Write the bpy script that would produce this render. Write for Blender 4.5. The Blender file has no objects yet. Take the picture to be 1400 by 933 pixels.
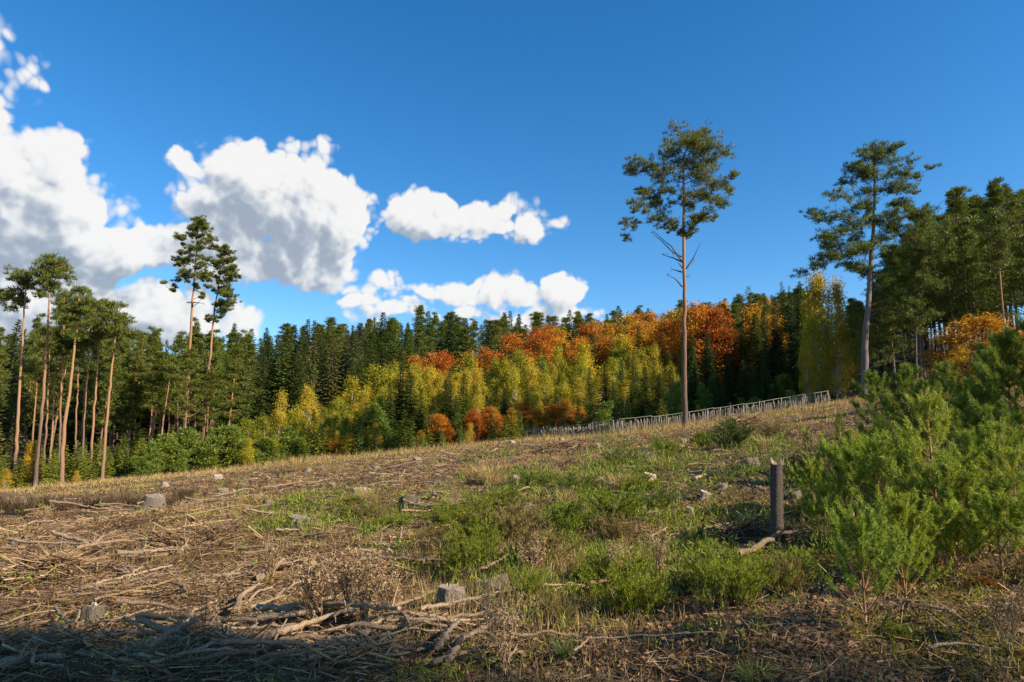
import bpy, math, random
import numpy as np
from math import radians, sin, cos, pi

# ------------------------------------------------------------------ camera, sky, sun, exposure
SC = bpy.context.scene
COL = SC.collection
F = 933.0                      # focal length in photograph pixels (24 mm on 36 mm, 1400 px wide)
CAMZ = 1.7
PITCH = math.atan((600 - 466.5) / F)
cam_d = bpy.data.cameras.new('camera'); cam_d.lens = 24.0; cam_d.sensor_width = 36.0
cam_d.clip_start = 0.1; cam_d.clip_end = 20000
cam = bpy.data.objects.new('camera', cam_d); COL.objects.link(cam)
cam.location = (0, 0, CAMZ); cam.rotation_euler = (pi / 2 + PITCH, 0, 0)
SC.camera = cam

SUN_EL, SUN_AZ = radians(31), radians(116)       # azimuth clockwise from the view direction (+Y)
sl = bpy.data.lights.new('sun', 'SUN'); sl.energy = 5.0; sl.angle = radians(0.55); sl.color = (1.0, 0.89, 0.72)
so = bpy.data.objects.new('sun', sl); COL.objects.link(so)
so.rotation_euler = (pi / 2 - SUN_EL, 0, -SUN_AZ + pi)
so.location = (60, -15, 40)

SC.view_settings.view_transform = 'Standard'; SC.view_settings.look = 'None'
SC.view_settings.exposure = 0.85; SC.view_settings.gamma = 1.0
SC.render.engine = 'CYCLES'
SC.cycles.max_bounces = 5; SC.cycles.diffuse_bounces = 3; SC.cycles.transparent_max_bounces = 4
SC.cycles.transmission_bounces = 2; SC.cycles.glossy_bounces = 1
SC.cycles.use_denoising = True

W = bpy.data.worlds.new('World'); SC.world = W; W.use_nodes = True


class NT:
    """tiny helper for node trees"""
    def __init__(s, nt): s.nt = nt
    def n(s, t, **kw):
        nd = s.nt.nodes.new(t)
        for k, v in kw.items(): setattr(nd, k, v)
        return nd
    def put(s, sock, v):
        if v is None: return
        if isinstance(v, bpy.types.NodeSocket): s.nt.links.new(v, sock)
        else: sock.default_value = v
    def m(s, op, a, b=None, c=None, clamp=False):
        nd = s.n('ShaderNodeMath', operation=op, use_clamp=clamp)
        s.put(nd.inputs[0], a); s.put(nd.inputs[1], b); s.put(nd.inputs[2], c)
        return nd.outputs[0]
    def v(s, op, a, b=None):
        nd = s.n('ShaderNodeVectorMath', operation=op)
        s.put(nd.inputs[0], a); s.put(nd.inputs[1], b)
        return nd.outputs[1] if op in ('DOT_PRODUCT', 'LENGTH', 'DISTANCE') else nd.outputs[0]
    def noise(s, vec, scale, detail=4, rough=.5, dist=0.0, dim='3D'):
        nd = s.n('ShaderNodeTexNoise', noise_dimensions=dim)
        s.put(nd.inputs['Vector'], vec); nd.inputs['Scale'].default_value = scale
        nd.inputs['Detail'].default_value = detail; nd.inputs['Roughness'].default_value = rough
        nd.inputs['Distortion'].default_value = dist
        return nd.outputs[0]
    def ramp(s, fac, stops, interp='LINEAR'):
        nd = s.n('ShaderNodeValToRGB'); s.put(nd.inputs[0], fac)
        cr = nd.color_ramp; cr.interpolation = interp
        while len(cr.elements) < len(stops): cr.elements.new(0.5)
        for e, (p, c) in zip(cr.elements, stops):
            e.position = p; e.color = (c[0], c[1], c[2], 1)
        return nd.outputs[0]
    def mix(s, f, a, b, mode='MIX'):
        nd = s.n('ShaderNodeMix', data_type='RGBA', blend_type=mode)
        s.put(nd.inputs[0], f)
        for i, v in ((6, a), (7, b)):
            if not isinstance(v, bpy.types.NodeSocket) and len(v) == 3: v = (*v, 1)
            s.put(nd.inputs[i], v)
        return nd.outputs[2]
    def smooth(s, x, lo, hi, a=0.0, b=1.0):
        nd = s.n('ShaderNodeMapRange', interpolation_type='SMOOTHSTEP')
        s.put(nd.inputs[0], x); nd.inputs[1].default_value = lo; nd.inputs[2].default_value = hi
        nd.inputs[3].default_value = a; nd.inputs[4].default_value = b
        return nd.outputs[0]


def ray(px, py):
    u = (px - 700) / F; v = (466.5 - py) / F
    return (u, cos(PITCH) - v * sin(PITCH), sin(PITCH) + v * cos(PITCH))


def azel(px, py):
    d = ray(px, py)
    return math.atan2(d[0], d[1]), math.atan2(d[2], math.hypot(d[0], d[1]))


# clouds: soft ellipses in azimuth / elevation (px, row, half width, half height, strength)
CLOUDS = [(-10, 120, 50, 85, .75), (34, 100, 34, 34, .58), (15, 240, 130, 72, 1.0), (90, 262, 75, 58, .85), (-80, 320, 180, 110, 1.0), (60, 335, 110, 55, .9), (0, 200, 60, 40, .5),
          (150, 335, 90, 40, .85), (60, 400, 140, 55, .85), (200, 425, 110, 45, .75), (322, 430, 46, 26, .5), (20, 445, 90, 30, .7),
          (330, 262, 78, 66, 1.0), (415, 290, 84, 78, 1.0), (350, 345, 110, 42, .9), (430, 378, 70, 20, .7), (462, 318, 38, 46, .7), (475, 388, 30, 9, .4),
          (250, 350, 80, 40, .75), (285, 235, 42, 36, .75), (422, 236, 26, 26, .5),
          (578, 290, 42, 32, .8), (645, 303, 74, 30, .85), (715, 298, 50, 28, .8), (755, 295, 22, 14, .5),
          (524, 388, 30, 24, .75), (585, 392, 28, 20, .65), (545, 418, 60, 16, .7), (625, 404, 40, 14, .6), (690, 404, 38, 26, .85), (640, 428, 90, 12, .4),
          (770, 398, 32, 26, 1.0), (775, 425, 46, 16, .6), (700, 440, 140, 12, .3)]


def cloud_group():
    g = bpy.data.node_groups.new('cloud_density', 'ShaderNodeTree')
    g.interface.new_socket('Vector', in_out='INPUT', socket_type='NodeSocketVector')
    g.interface.new_socket('Density', in_out='OUTPUT', socket_type='NodeSocketFloat')
    t = NT(g); gi = t.n('NodeGroupInput'); go = t.n('NodeGroupOutput')
    vec = gi.outputs[0]
    warp = t.n('ShaderNodeTexNoise'); g.links.new(vec, warp.inputs['Vector']); warp.inputs['Scale'].default_value = 9; warp.inputs['Detail'].default_value = 3
    wv = t.v('SUBTRACT', warp.outputs[1], (.5, .5, .5))
    sc = t.n('ShaderNodeVectorMath', operation='SCALE'); g.links.new(wv, sc.inputs[0]); sc.inputs['Scale'].default_value = .055
    vec2 = t.v('ADD', vec, sc.outputs[0])
    sep = t.n('ShaderNodeSeparateXYZ'); g.links.new(vec2, sep.inputs[0])
    acc = None
    for (px, py, rx, ry, st) in CLOUDS:
        a, e = azel(px, py)
        a2, _ = azel(px + rx, py); _, e2 = azel(px, py - ry)
        dx = t.m('MULTIPLY', t.m('SUBTRACT', sep.outputs[0], a), 1 / (abs(a2 - a) * 1.22))
        dy = t.m('MULTIPLY', t.m('SUBTRACT', sep.outputs[1], e), 1 / (abs(e2 - e) * 1.22))
        q = t.m('MULTIPLY_ADD', dx, dx, t.m('MULTIPLY', dy, dy))
        k = t.m('MULTIPLY', t.m('SUBTRACT', 1.0, q), st)
        if acc is None: acc = k
        else:
            sm = t.n('ShaderNodeMath', operation='SMOOTH_MAX'); g.links.new(acc, sm.inputs[0]); g.links.new(k, sm.inputs[1]); sm.inputs[2].default_value = .25
            acc = sm.outputs[0]
    acc = t.m('MAXIMUM', acc, -.8)
    n1 = t.noise(vec2, 11, 10, .5)
    d = t.m('MULTIPLY_ADD', t.m('SUBTRACT', n1, .5), 1.3, acc)
    for sc_, wt, rnd in ((15, .55, .0), (36, .36, .0), (85, .22, 0)):      # rounded billows of three sizes
        vo = t.n('ShaderNodeTexVoronoi', feature='SMOOTH_F1'); g.links.new(vec2, vo.inputs['Vector']); vo.inputs['Scale'].default_value = sc_
        vo.inputs['Smoothness'].default_value = .25
        q = t.m('MULTIPLY', vo.outputs[0], vo.outputs[0])
        d = t.m('MULTIPLY_ADD', t.m('SUBTRACT', .22, q), wt * 1.6, d)
    g.links.new(d, go.inputs[0])
    return g


def build_world():
    nt = W.node_tree; nt.nodes.clear(); t = NT(nt)
    out = t.n('ShaderNodeOutputWorld')
    sky = t.n('ShaderNodeTexSky', sky_type='NISHITA'); sky.sun_disc = False
    sky.sun_elevation = SUN_EL; sky.sun_rotation = SUN_AZ; sky.altitude = 500
    sky.air_density = 1.0; sky.dust_density = 0.25; sky.ozone_density = 3.0
    hs = t.n('ShaderNodeHueSaturation'); hs.inputs['Saturation'].default_value = 1.33; hs.inputs['Value'].default_value = 1.0
    nt.links.new(sky.outputs[0], hs.inputs['Color'])
    bg = t.n('ShaderNodeBackground'); bg.inputs[1].default_value = 0.106; nt.links.new(hs.outputs[0], bg.inputs[0])
    tc = t.n('ShaderNodeTexCoord'); d = t.v('NORMALIZE', tc.outputs['Generated'])
    sp = t.n('ShaderNodeSeparateXYZ'); nt.links.new(d, sp.inputs[0])
    az = t.m('ARCTAN2', sp.outputs[0], sp.outputs[1]); el = t.m('ARCSINE', sp.outputs[2])
    cb = t.n('ShaderNodeCombineXYZ'); nt.links.new(az, cb.inputs[0]); nt.links.new(el, cb.inputs[1])
    G = cloud_group()
    def dens(off):
        nd = t.n('ShaderNodeGroup'); nd.node_tree = G
        nt.links.new(t.v('ADD', cb.outputs[0], off) if off else cb.outputs[0], nd.inputs[0])
        return nd.outputs[0]
    d0 = dens(None)
    # self shadowing of the cloud: how much cloud stands between this point and the sun (up and to the right)
    s1 = t.m('MAXIMUM', dens((.012, .016, 0)), -.2); s2 = t.m('MAXIMUM', dens((.022, .055, 0)), -.2)
    alpha = t.m('POWER', t.smooth(d0, -.12, .24), 1.3)
    occ = t.m('ADD', t.m('MULTIPLY', t.m('SUBTRACT', s1, d0), 1.1), t.m('MULTIPLY', s2, .8))
    lit = t.smooth(occ, -.35, 1.05, 1.0, 0.0)
    colr = t.ramp(lit, [(0.0, (.20, .235, .285)), (.3, (.29, .32, .36)), (.6, (.41, .425, .44)), (1.0, (.525, .52, .51))])
    bc = t.n('ShaderNodeBackground'); bc.inputs[1].default_value = 1.0; nt.links.new(colr, bc.inputs[0])
    up = t.smooth(el, -.02, .03)
    mx = t.n('ShaderNodeMixShader'); nt.links.new(t.m('MULTIPLY', t.m('MULTIPLY', alpha, .97), up), mx.inputs[0])
    nt.links.new(bg.outputs[0], mx.inputs[1]); nt.links.new(bc.outputs[0], mx.inputs[2])
    nt.links.new(mx.outputs[0], out.inputs[0])
    W.cycles.sampling_method = 'MANUAL'; W.cycles.sample_map_resolution = 512


build_world()

# ------------------------------------------------------------------ noise and terrain
def _h(ix, iy, s):
    n = (ix.astype(np.int64) * 374761393 + iy.astype(np.int64) * 668265263 + s * 1442695041) & 0x7fffffff
    n = (n ^ (n >> 13)) * 1274126177 & 0x7fffffff
    return ((n ^ (n >> 16)) & 0xffff) / 65535.0


def vn(x, y, scale, seed=0):
    x = np.asarray(x, float) / scale; y = np.asarray(y, float) / scale
    ix = np.floor(x); iy = np.floor(y); fx = x - ix; fy = y - iy
    fx = fx * fx * (3 - 2 * fx); fy = fy * fy * (3 - 2 * fy)
    a = _h(ix, iy, seed); b = _h(ix + 1, iy, seed); c = _h(ix, iy + 1, seed); d = _h(ix + 1, iy + 1, seed)
    return (a * (1 - fx) + b * fx) * (1 - fy) + (c * (1 - fx) + d * fx) * fy - .5


def ss(x, a, b):
    t = np.clip((np.asarray(x, float) - a) / (b - a), 0, 1); return t * t * (3 - 2 * t)


def gbase(x, y):
    x = np.asarray(x, float); y = np.asarray(y, float)
    yy = np.clip(y, -40, 400)
    xx = np.clip(x, -160, 120)
    z = .02 * yy + .09 * xx * (1 - .25 * ss(np.abs(xx), 80, 160)) + .0012 * np.clip(xx, 0, 70) ** 2 * ss(yy, 10, 50)
    z = z + 11 * ss(yy, 80, 210) + 12 * ss(yy, 125, 240) * ss(-x, 10, 70)
    return z


def gz(x, y):
    r = np.hypot(x, y)
    near = 1 - .5 * ss(r, 30, 60)
    z = gbase(x, y) + near * (.30 * vn(x, y, 6.5, 1) + .20 * vn(x, y, 2.3, 2) + .20 * vn(x, y, .85, 3))
    z = z + (1 - ss(r, 15, 40)) * .085 * vn(x, y, .32, 4)
    return z - ss(2.2 - r, 0, 2) * .05


def gz1(x, y): return float(gz(np.array([x]), np.array([y]))[0])


def hit(px, py):
    """first point of the ground seen along the ray through a pixel of the photograph"""
    d = ray(px, py)
    t = np.exp(np.linspace(math.log(2.5), math.log(140), 1500))
    X = d[0] * t; Y = d[1] * t; Z = CAMZ + d[2] * t
    k = np.argmax(Z < gz(X, Y))
    if not (Z < gz(X, Y)).any(): k = len(t) - 1
    return float(X[k]), float(Y[k])


def at(px, py, Y):
    d = ray(px, py); t = Y / d[1]
    return np.array((d[0] * t, Y, CAMZ + d[2] * t))


def top_h(px, row, Y):
    p = at(px, row, Y); return p[2] - gz1(p[0], p[1])


def pxof(x, y, z=None):
    z = gz(x, y) if z is None else z
    dz = z - CAMZ
    fwd = y * cos(PITCH) + dz * sin(PITCH); up = -y * sin(PITCH) + dz * cos(PITCH)
    fwd = np.maximum(fwd, .1)
    return 700 + F * x / fwd, 466.5 - F * up / fwd


# ------------------------------------------------------------------ mesh building
class MB:
    def __init__(s): s.v = []; s.f = []; s.t = []; s.m = []; s.n = 0
    def add(s, v, f, tint=.5, mi=0):
        v = np.asarray(v, float).reshape(-1, 3); f = np.asarray(f, int)
        s.v.append(v); s.f.append(f + s.n); s.n += len(v)
        tt = np.empty(len(v)); tt[:] = tint; s.t.append(tt); s.m.append(np.full(len(f), mi))
    def tri(s, P, D, L, Wd, tint=.5, rng=None, up=None, mi=0):
        """one pointed leaf or needle per point: P base, D direction, L length, Wd width"""
        P = np.asarray(P, float); n = len(P)
        if n == 0: return
        D = D / (np.linalg.norm(D, axis=1, keepdims=True) + 1e-9)
        R = rng.normal(size=(n, 3)) if up is None else up
        S = np.cross(D, R); S /= (np.linalg.norm(S, axis=1, keepdims=True) + 1e-9)
        L = np.broadcast_to(L, n)[:, None]; Wd = np.broadcast_to(Wd, n)[:, None]
        v = np.stack([P - S * Wd * .5, P + S * Wd * .5, P + D * L], 1).reshape(-1, 3)
        s.add(v, np.arange(3 * n).reshape(n, 3), np.repeat(np.broadcast_to(tint, n), 3), mi)
    def leaf(s, P, D, L, Wd, tint=.5, rng=None, mi=0):
        """rhombic leaf of two triangles (one quad)"""
        P = np.asarray(P, float); n = len(P)
        D = D / (np.linalg.norm(D, axis=1, keepdims=True) + 1e-9)
        R = rng.normal(size=(n, 3))
        S = np.cross(D, R); S /= (np.linalg.norm(S, axis=1, keepdims=True) + 1e-9)
        L = np.broadcast_to(L, n)[:, None]; Wd = np.broadcast_to(Wd, n)[:, None]
        M = P + D * L * .5
        v = np.stack([P, M - S * Wd * .5, P + D * L, M + S * Wd * .5], 1).reshape(-1, 3)
        s.add(v, np.arange(4 * n).reshape(n, 4), np.repeat(np.broadcast_to(tint, n), 4), mi)
    def tube(s, pts, rad, sides=6, tint=.5, cap=True, mi=0, rough=0, rng=None):
        pts = np.asarray(pts, float); n = len(pts); rad = np.broadcast_to(rad, n)
        T = np.gradient(pts, axis=0); T /= (np.linalg.norm(T, axis=1, keepdims=True) + 1e-9)
        ref = np.array([0, 0, 1.]) if abs(T[:, 2]).mean() < .8 else np.array([1., 0, 0])
        A = np.cross(T, ref); A /= (np.linalg.norm(A, axis=1, keepdims=True) + 1e-9); B = np.cross(T, A)
        a = np.arange(sides) * 2 * pi / sides
        rr = rad[:, None] * (1 + (rng.uniform(-rough, rough, (n, sides)) if rough else 0))
        v = pts[:, None, :] + rr[..., None] * (np.cos(a)[None, :, None] * A[:, None, :] + np.sin(a)[None, :, None] * B[:, None, :])
        i = np.arange(n - 1)[:, None] * sides; j = np.arange(sides)[None, :]; k = (j + 1) % sides
        f = np.stack([i + j, i + k, i + sides + k, i + sides + j], -1).reshape(-1, 4)
        tt = tint if np.isscalar(tint) else np.repeat(tint, sides)
        s.add(v.reshape(-1, 3), f, tt, mi)
        if cap:
            for e, o in ((0, 0), (n - 1, (n - 1) * sides)):
                c = np.vstack([pts[e], v[e]])
                ff = np.stack([np.zeros(sides, int), 1 + np.arange(sides), 1 + (np.arange(sides) + 1) % sides], -1)
                s.add(c, ff, tt if np.isscalar(tt) else tt[o], mi)
    def sticks(s, P, Q, r, tint=.5, mi=0, rng=None):
        """straight three sided sticks from P to Q, batch"""
        n = len(P); D = Q - P; D /= (np.linalg.norm(D, axis=1, keepdims=True) + 1e-9)
        R = rng.normal(size=(n, 3)); A = np.cross(D, R); A /= (np.linalg.norm(A, axis=1, keepdims=True) + 1e-9); B = np.cross(D, A)
        r = np.broadcast_to(r, n)[:, None]
        ring = [A * r, (-.5 * A + .87 * B) * r, (-.5 * A - .87 * B) * r]
        v = np.stack([P + q for q in ring] + [Q + q * .55 for q in ring], 1).reshape(-1, 3)
        b = np.arange(n)[:, None] * 6
        f = np.concatenate([b + np.array([[0, 1, 4, 3]]), b + np.array([[1, 2, 5, 4]]), b + np.array([[2, 0, 3, 5]])], 0)
        s.add(v, f, np.repeat(np.broadcast_to(tint, n), 6), mi)
    def mesh(s, name, mats, smooth=False):
        me = bpy.data.meshes.new(name)
        V = np.concatenate(s.v); me.vertices.add(len(V)); me.vertices.foreach_set('co', V.astype(np.float32).ravel())
        loops = np.concatenate([f.ravel() for f in s.f]); sizes = np.concatenate([np.full(len(f), f.shape[1]) for f in s.f])
        me.loops.add(len(loops)); me.loops.foreach_set('vertex_index', loops.astype(np.int32))
        me.polygons.add(len(sizes)); me.polygons.foreach_set('loop_start', np.concatenate([[0], np.cumsum(sizes)[:-1]]).astype(np.int32))
        me.polygons.foreach_set('material_index', np.concatenate(s.m).astype(np.int32))
        me.update(calc_edges=True)
        at_ = me.attributes.new('tint', 'FLOAT', 'POINT'); at_.data.foreach_set('value', np.concatenate(s.t).astype(np.float32))
        if smooth: me.polygons.foreach_set('use_smooth', np.ones(len(sizes), bool))
        for m in (mats if isinstance(mats, (list, tuple)) else [mats]): me.materials.append(m)
        return me


def ob(name, mesh, parent=None, loc=(0, 0, 0), rot=(0, 0, 0), scale=(1, 1, 1)):
    o = bpy.data.objects.new(name, mesh); COL.objects.link(o)
    o.location = loc; o.rotation_euler = rot; o.scale = scale
    if parent: o.parent = parent
    return o


def tag(o, label=None, cat=None, group=None, kind=None):
    if label: o['label'] = label
    if cat: o['category'] = cat
    if group: o['group'] = group
    if kind: o['kind'] = kind
    return o


def put(name, parts, loc, rz=0, scale=(1, 1, 1), label=None, cat=None, group=None, tilt=(0, 0)):
    """a thing: an Empty at its base with its parts as children (parts share mesh data between copies)"""
    r = ob(name, None, None, loc, (tilt[0], tilt[1], rz), scale); r.empty_display_size = .3
    tag(r, label, cat, group)
    for pn, me in parts:
        p = ob(pn, me, r)
        if pn in STUFFY: p['kind'] = 'stuff'
    return r


STUFFY = ('limbs', 'stems', 'foliage', 'needles', 'rusty_needles')


def put_one(name, me, loc, rz=0, scale=(1, 1, 1), label=None, cat=None, group=None):
    return tag(ob(name, me, None, loc, (0, 0, rz), scale), label, cat, group)


# ------------------------------------------------------------------ materials
def new_mat(name):
    m = bpy.data.materials.new(name); m.use_nodes = True; m.node_tree.nodes.clear()
    return m, NT(m.node_tree)


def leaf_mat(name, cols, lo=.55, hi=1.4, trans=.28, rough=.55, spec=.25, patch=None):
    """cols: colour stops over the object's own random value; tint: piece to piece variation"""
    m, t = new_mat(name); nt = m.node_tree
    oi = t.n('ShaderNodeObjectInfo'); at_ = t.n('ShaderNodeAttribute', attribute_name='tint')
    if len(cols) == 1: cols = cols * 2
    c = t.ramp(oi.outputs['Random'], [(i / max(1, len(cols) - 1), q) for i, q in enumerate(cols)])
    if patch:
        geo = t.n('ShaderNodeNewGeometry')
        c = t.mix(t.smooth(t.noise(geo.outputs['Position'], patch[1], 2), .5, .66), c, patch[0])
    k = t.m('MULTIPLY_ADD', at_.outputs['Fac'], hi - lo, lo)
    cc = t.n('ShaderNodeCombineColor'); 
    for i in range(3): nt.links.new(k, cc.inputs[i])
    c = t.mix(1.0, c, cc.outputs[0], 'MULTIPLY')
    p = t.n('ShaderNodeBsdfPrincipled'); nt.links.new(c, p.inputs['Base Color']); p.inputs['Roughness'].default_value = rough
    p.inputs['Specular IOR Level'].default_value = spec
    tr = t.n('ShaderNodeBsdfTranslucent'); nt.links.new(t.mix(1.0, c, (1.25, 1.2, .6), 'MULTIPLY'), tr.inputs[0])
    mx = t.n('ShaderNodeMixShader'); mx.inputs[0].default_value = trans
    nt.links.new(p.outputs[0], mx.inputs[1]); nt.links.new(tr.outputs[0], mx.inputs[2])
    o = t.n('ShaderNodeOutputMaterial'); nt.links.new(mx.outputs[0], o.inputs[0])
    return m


def bark_mat(name, stops, scale=(9, 9, 2.2), bump=.5, attr=True, rough=.85):
    """stops: colours along the 'tint' attribute (0 base .. 1 top); noise flakes on top"""
    m, t = new_mat(name); nt = m.node_tree
    tc = t.n('ShaderNodeTexCoord'); mp = t.n('ShaderNodeMapping'); nt.links.new(tc.outputs['Object'], mp.inputs[0]); mp.inputs['Scale'].default_value = scale
    at_ = t.n('ShaderNodeAttribute', attribute_name='tint')
    n1 = t.noise(mp.outputs[0], 3.0, 5, .65); n2 = t.noise(mp.outputs[0], 11.0, 3, .6)
    f = t.m('ADD', at_.outputs['Fac'], t.m('MULTIPLY', t.m('SUBTRACT', n1, .5), .35))
    c = t.ramp(f, stops)
    c = t.mix(t.smooth(n2, .35, .6), t.mix(1.0, c, (.42, .38, .36), 'MULTIPLY'), c)
    p = t.n('ShaderNodeBsdfPrincipled'); nt.links.new(c, p.inputs['Base Color']); p.inputs['Roughness'].default_value = rough
    p.inputs['Specular IOR Level'].default_value = .15
    b = t.n('ShaderNodeBump'); b.inputs['Strength'].default_value = bump; b.inputs['Distance'].default_value = .03
    nt.links.new(t.m('ADD', n1, n2), b.inputs['Height']); nt.links.new(b.outputs[0], p.inputs['Normal'])
    o = t.n('ShaderNodeOutputMaterial'); nt.links.new(p.outputs[0], o.inputs[0])
    return m


M = {}
M['spruce'] = leaf_mat('spruce_needles', [(0.0675, 0.0941, 0.0156), (0.0938, 0.1277, 0.0182), (0.1275, 0.1579, 0.0208), (0.0788, 0.1042, 0.0208)])
M['spruce_dark'] = leaf_mat('dark_spruce_needles', [(0.045, 0.0672, 0.0156), (0.0638, 0.0907, 0.0169), (0.0525, 0.0773, 0.0169)])
M['pine'] = leaf_mat('pine_needles', [(0.0952, 0.1161, 0.0168), (0.1232, 0.1458, 0.0204), (0.1512, 0.162, 0.024), (0.1008, 0.1242, 0.0216)])
M['pine_hero'] = leaf_mat('scots_pine_needles', [(0.1265, 0.1437, 0.022), (0.138, 0.1552, 0.0242)], lo=.4, hi=1.5)
M['pine_dusky'] = leaf_mat('dusky_pine_needles', [(0.1035, 0.1301, 0.0195), (0.1173, 0.1467, 0.0208)], lo=.4, hi=1.5)
M['larch'] = leaf_mat('larch_needles', [(.13, .12, .025), (.17, .13, .03), (.10, .11, .03)])
M['birch'] = leaf_mat('birch_leaves', [(0.3267, 0.3158, 0.02), (0.4356, 0.3629, 0.02), (0.242, 0.2621, 0.02), (0.5324, 0.3763, 0.02), (0.363, 0.2957, 0.02), (0.2178, 0.2285, 0.02)], lo=.5, hi=1.5, trans=.35)
M['gold'] = leaf_mat('golden_leaves', [(.52, .37, .030), (.47, .36, .035), (.54, .33, .025)], lo=.5, hi=1.4, trans=.35)
M['beech'] = leaf_mat('copper_beech_leaves', [(0.44, 0.1265, 0.014), (0.528, 0.209, 0.016), (0.352, 0.0935, 0.012), (0.55, 0.286, 0.018), (0.374, 0.176, 0.018), (0.462, 0.143, 0.015)], lo=.45, hi=1.5, trans=.35)
M['young_green'] = leaf_mat('young_spruce_needles', [(0.184, 0.22, 0.0198), (0.23, 0.242, 0.0216), (0.138, 0.187, 0.0216), (0.276, 0.253, 0.0234)], lo=.5, hi=1.4)
M['young_blue'] = leaf_mat('young_pine_needles_far', [(.15, .20, .03), (.18, .22, .03)], lo=.5, hi=1.4)
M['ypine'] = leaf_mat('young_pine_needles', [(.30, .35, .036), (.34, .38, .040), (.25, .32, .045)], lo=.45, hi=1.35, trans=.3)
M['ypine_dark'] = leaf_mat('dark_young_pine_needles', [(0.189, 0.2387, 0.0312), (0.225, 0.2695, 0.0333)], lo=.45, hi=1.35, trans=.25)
M['gold_beech'] = leaf_mat('golden_beech_leaves', [(.46, .22, .016), (.40, .29, .02), (.50, .17, .014), (.34, .27, .02)], lo=.45, hi=1.5, trans=.35)
M['rust'] = leaf_mat('rust_needles', [(.34, .12, .025), (.42, .22, .03)], lo=.5, hi=1.3)
M['heath_patchy'] = leaf_mat('patchy_sprigs', [(0.2, 0.2408, 0.0234)], lo=.3, hi=1.5, trans=.3, patch=((.22, .15, .05), 1.1))
M['heath_brown'] = leaf_mat('browning_sprigs', [(.24, .19, .05), (.28, .20, .07)], lo=.4, hi=1.4, trans=.3)
M['heath'] = leaf_mat('low_spruce_sprigs', [(0.2097, 0.2446, 0.0178), (0.2541, 0.2711, 0.0194), (0.1652, 0.2183, 0.0178), (0.2541, 0.238, 0.0227)], lo=.4, hi=1.45, trans=.3)
M['moss'] = leaf_mat('moss_sprigs', [(.24, .21, .018)], lo=.5, hi=1.5, patch=((.42, .25, .03), .9))
M['straw'] = leaf_mat('dry_grass', [(0.399, 0.2668, 0.1035), (0.456, 0.3128, 0.126), (0.342, 0.2346, 0.09)], lo=.5, hi=1.4, trans=.3, rough=.7)
M['sedge'] = leaf_mat('green_sedge', [(.10, .155, .03), (.12, .17, .04)], lo=.5, hi=1.4)
M['litter'] = leaf_mat('leaf_litter', [(.20, .11, .055), (.2, .11, .055)], lo=.25, hi=1.9, trans=.1, rough=.8, patch=((.13, .085, .05), 1.2))
M['twig'] = bark_mat('weathered_twigs', [(.0, (.10, .058, .030)), (.35, (.26, .150, .072)), (.7, (.48, .31, .155)), (1.0, (.62, .45, .255))], scale=(14, 14, 14), bump=.3)
M['stick'] = bark_mat('bleached_branch_wood', [(.0, (.11, .078, .052)), (.4, (.28, .19, .115)), (1.0, (.54, .39, .24))], scale=(10, 10, 10), bump=.6)
M['dark_twig'] = bark_mat('dark_stems', [(.0, (.055, .035, .025)), (1.0, (.17, .10, .065))], scale=(12, 12, 12))
M['pine_bark'] = bark_mat('scots_pine_bark', [(.0, (.15, .105, .078)), (.3, (.24, .15, .10)), (.55, (.42, .22, .11)), (1.0, (.46, .23, .105))])
M['pine_bark_grey'] = bark_mat('grey_pine_bark', [(.0, (.19, .145, .125)), (.6, (.24, .18, .15)), (1.0, (.24, .15, .10))])
M['pine_bark_tan'] = bark_mat('tan_pine_bark', [(.0, (.27, .17, .11)), (.4, (.42, .235, .125)), (1.0, (.50, .25, .11))])
M['spruce_bark'] = bark_mat('spruce_bark', [(.0, (.085, .065, .05)), (1.0, (.07, .055, .04))])
M['birch_bark'] = bark_mat('birch_bark', [(.0, (.30, .28, .25)), (.4, (.58, .55, .50)), (1.0, (.40, .34, .28))], scale=(4, 4, 14), bump=.1)
M['dead_limb'] = bark_mat('dead_limb_bark', [(.0, (.13, .10, .085)), (1.0, (.16, .12, .10))])
M['limb'] = bark_mat('pine_limb_bark', [(.0, (.17, .10, .065)), (1.0, (.24, .13, .075))])
M['snag'] = bark_mat('snag_bark', [(.0, (.11, .085, .065)), (1.0, (.22, .17, .13))], scale=(16, 16, 5), bump=1.0)
M['stump_bark'] = bark_mat('stump_bark', [(.0, (.12, .09, .065)), (.5, (.26, .205, .15)), (1.0, (.50, .40, .29))], scale=(12, 12, 2.5), bump=1.0)
M['picket'] = bark_mat('grey_fence_wood', [(.0, (.14, .115, .09)), (.5, (.27, .225, .175)), (1.0, (.40, .34, .26))], scale=(8, 8, 1.5), bump=.3)
M['rail'] = bark_mat('pale_rail_wood', [(.0, (.28, .25, .21)), (1.0, (.36, .32, .26))], scale=(8, 8, 8), bump=.2)


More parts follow.
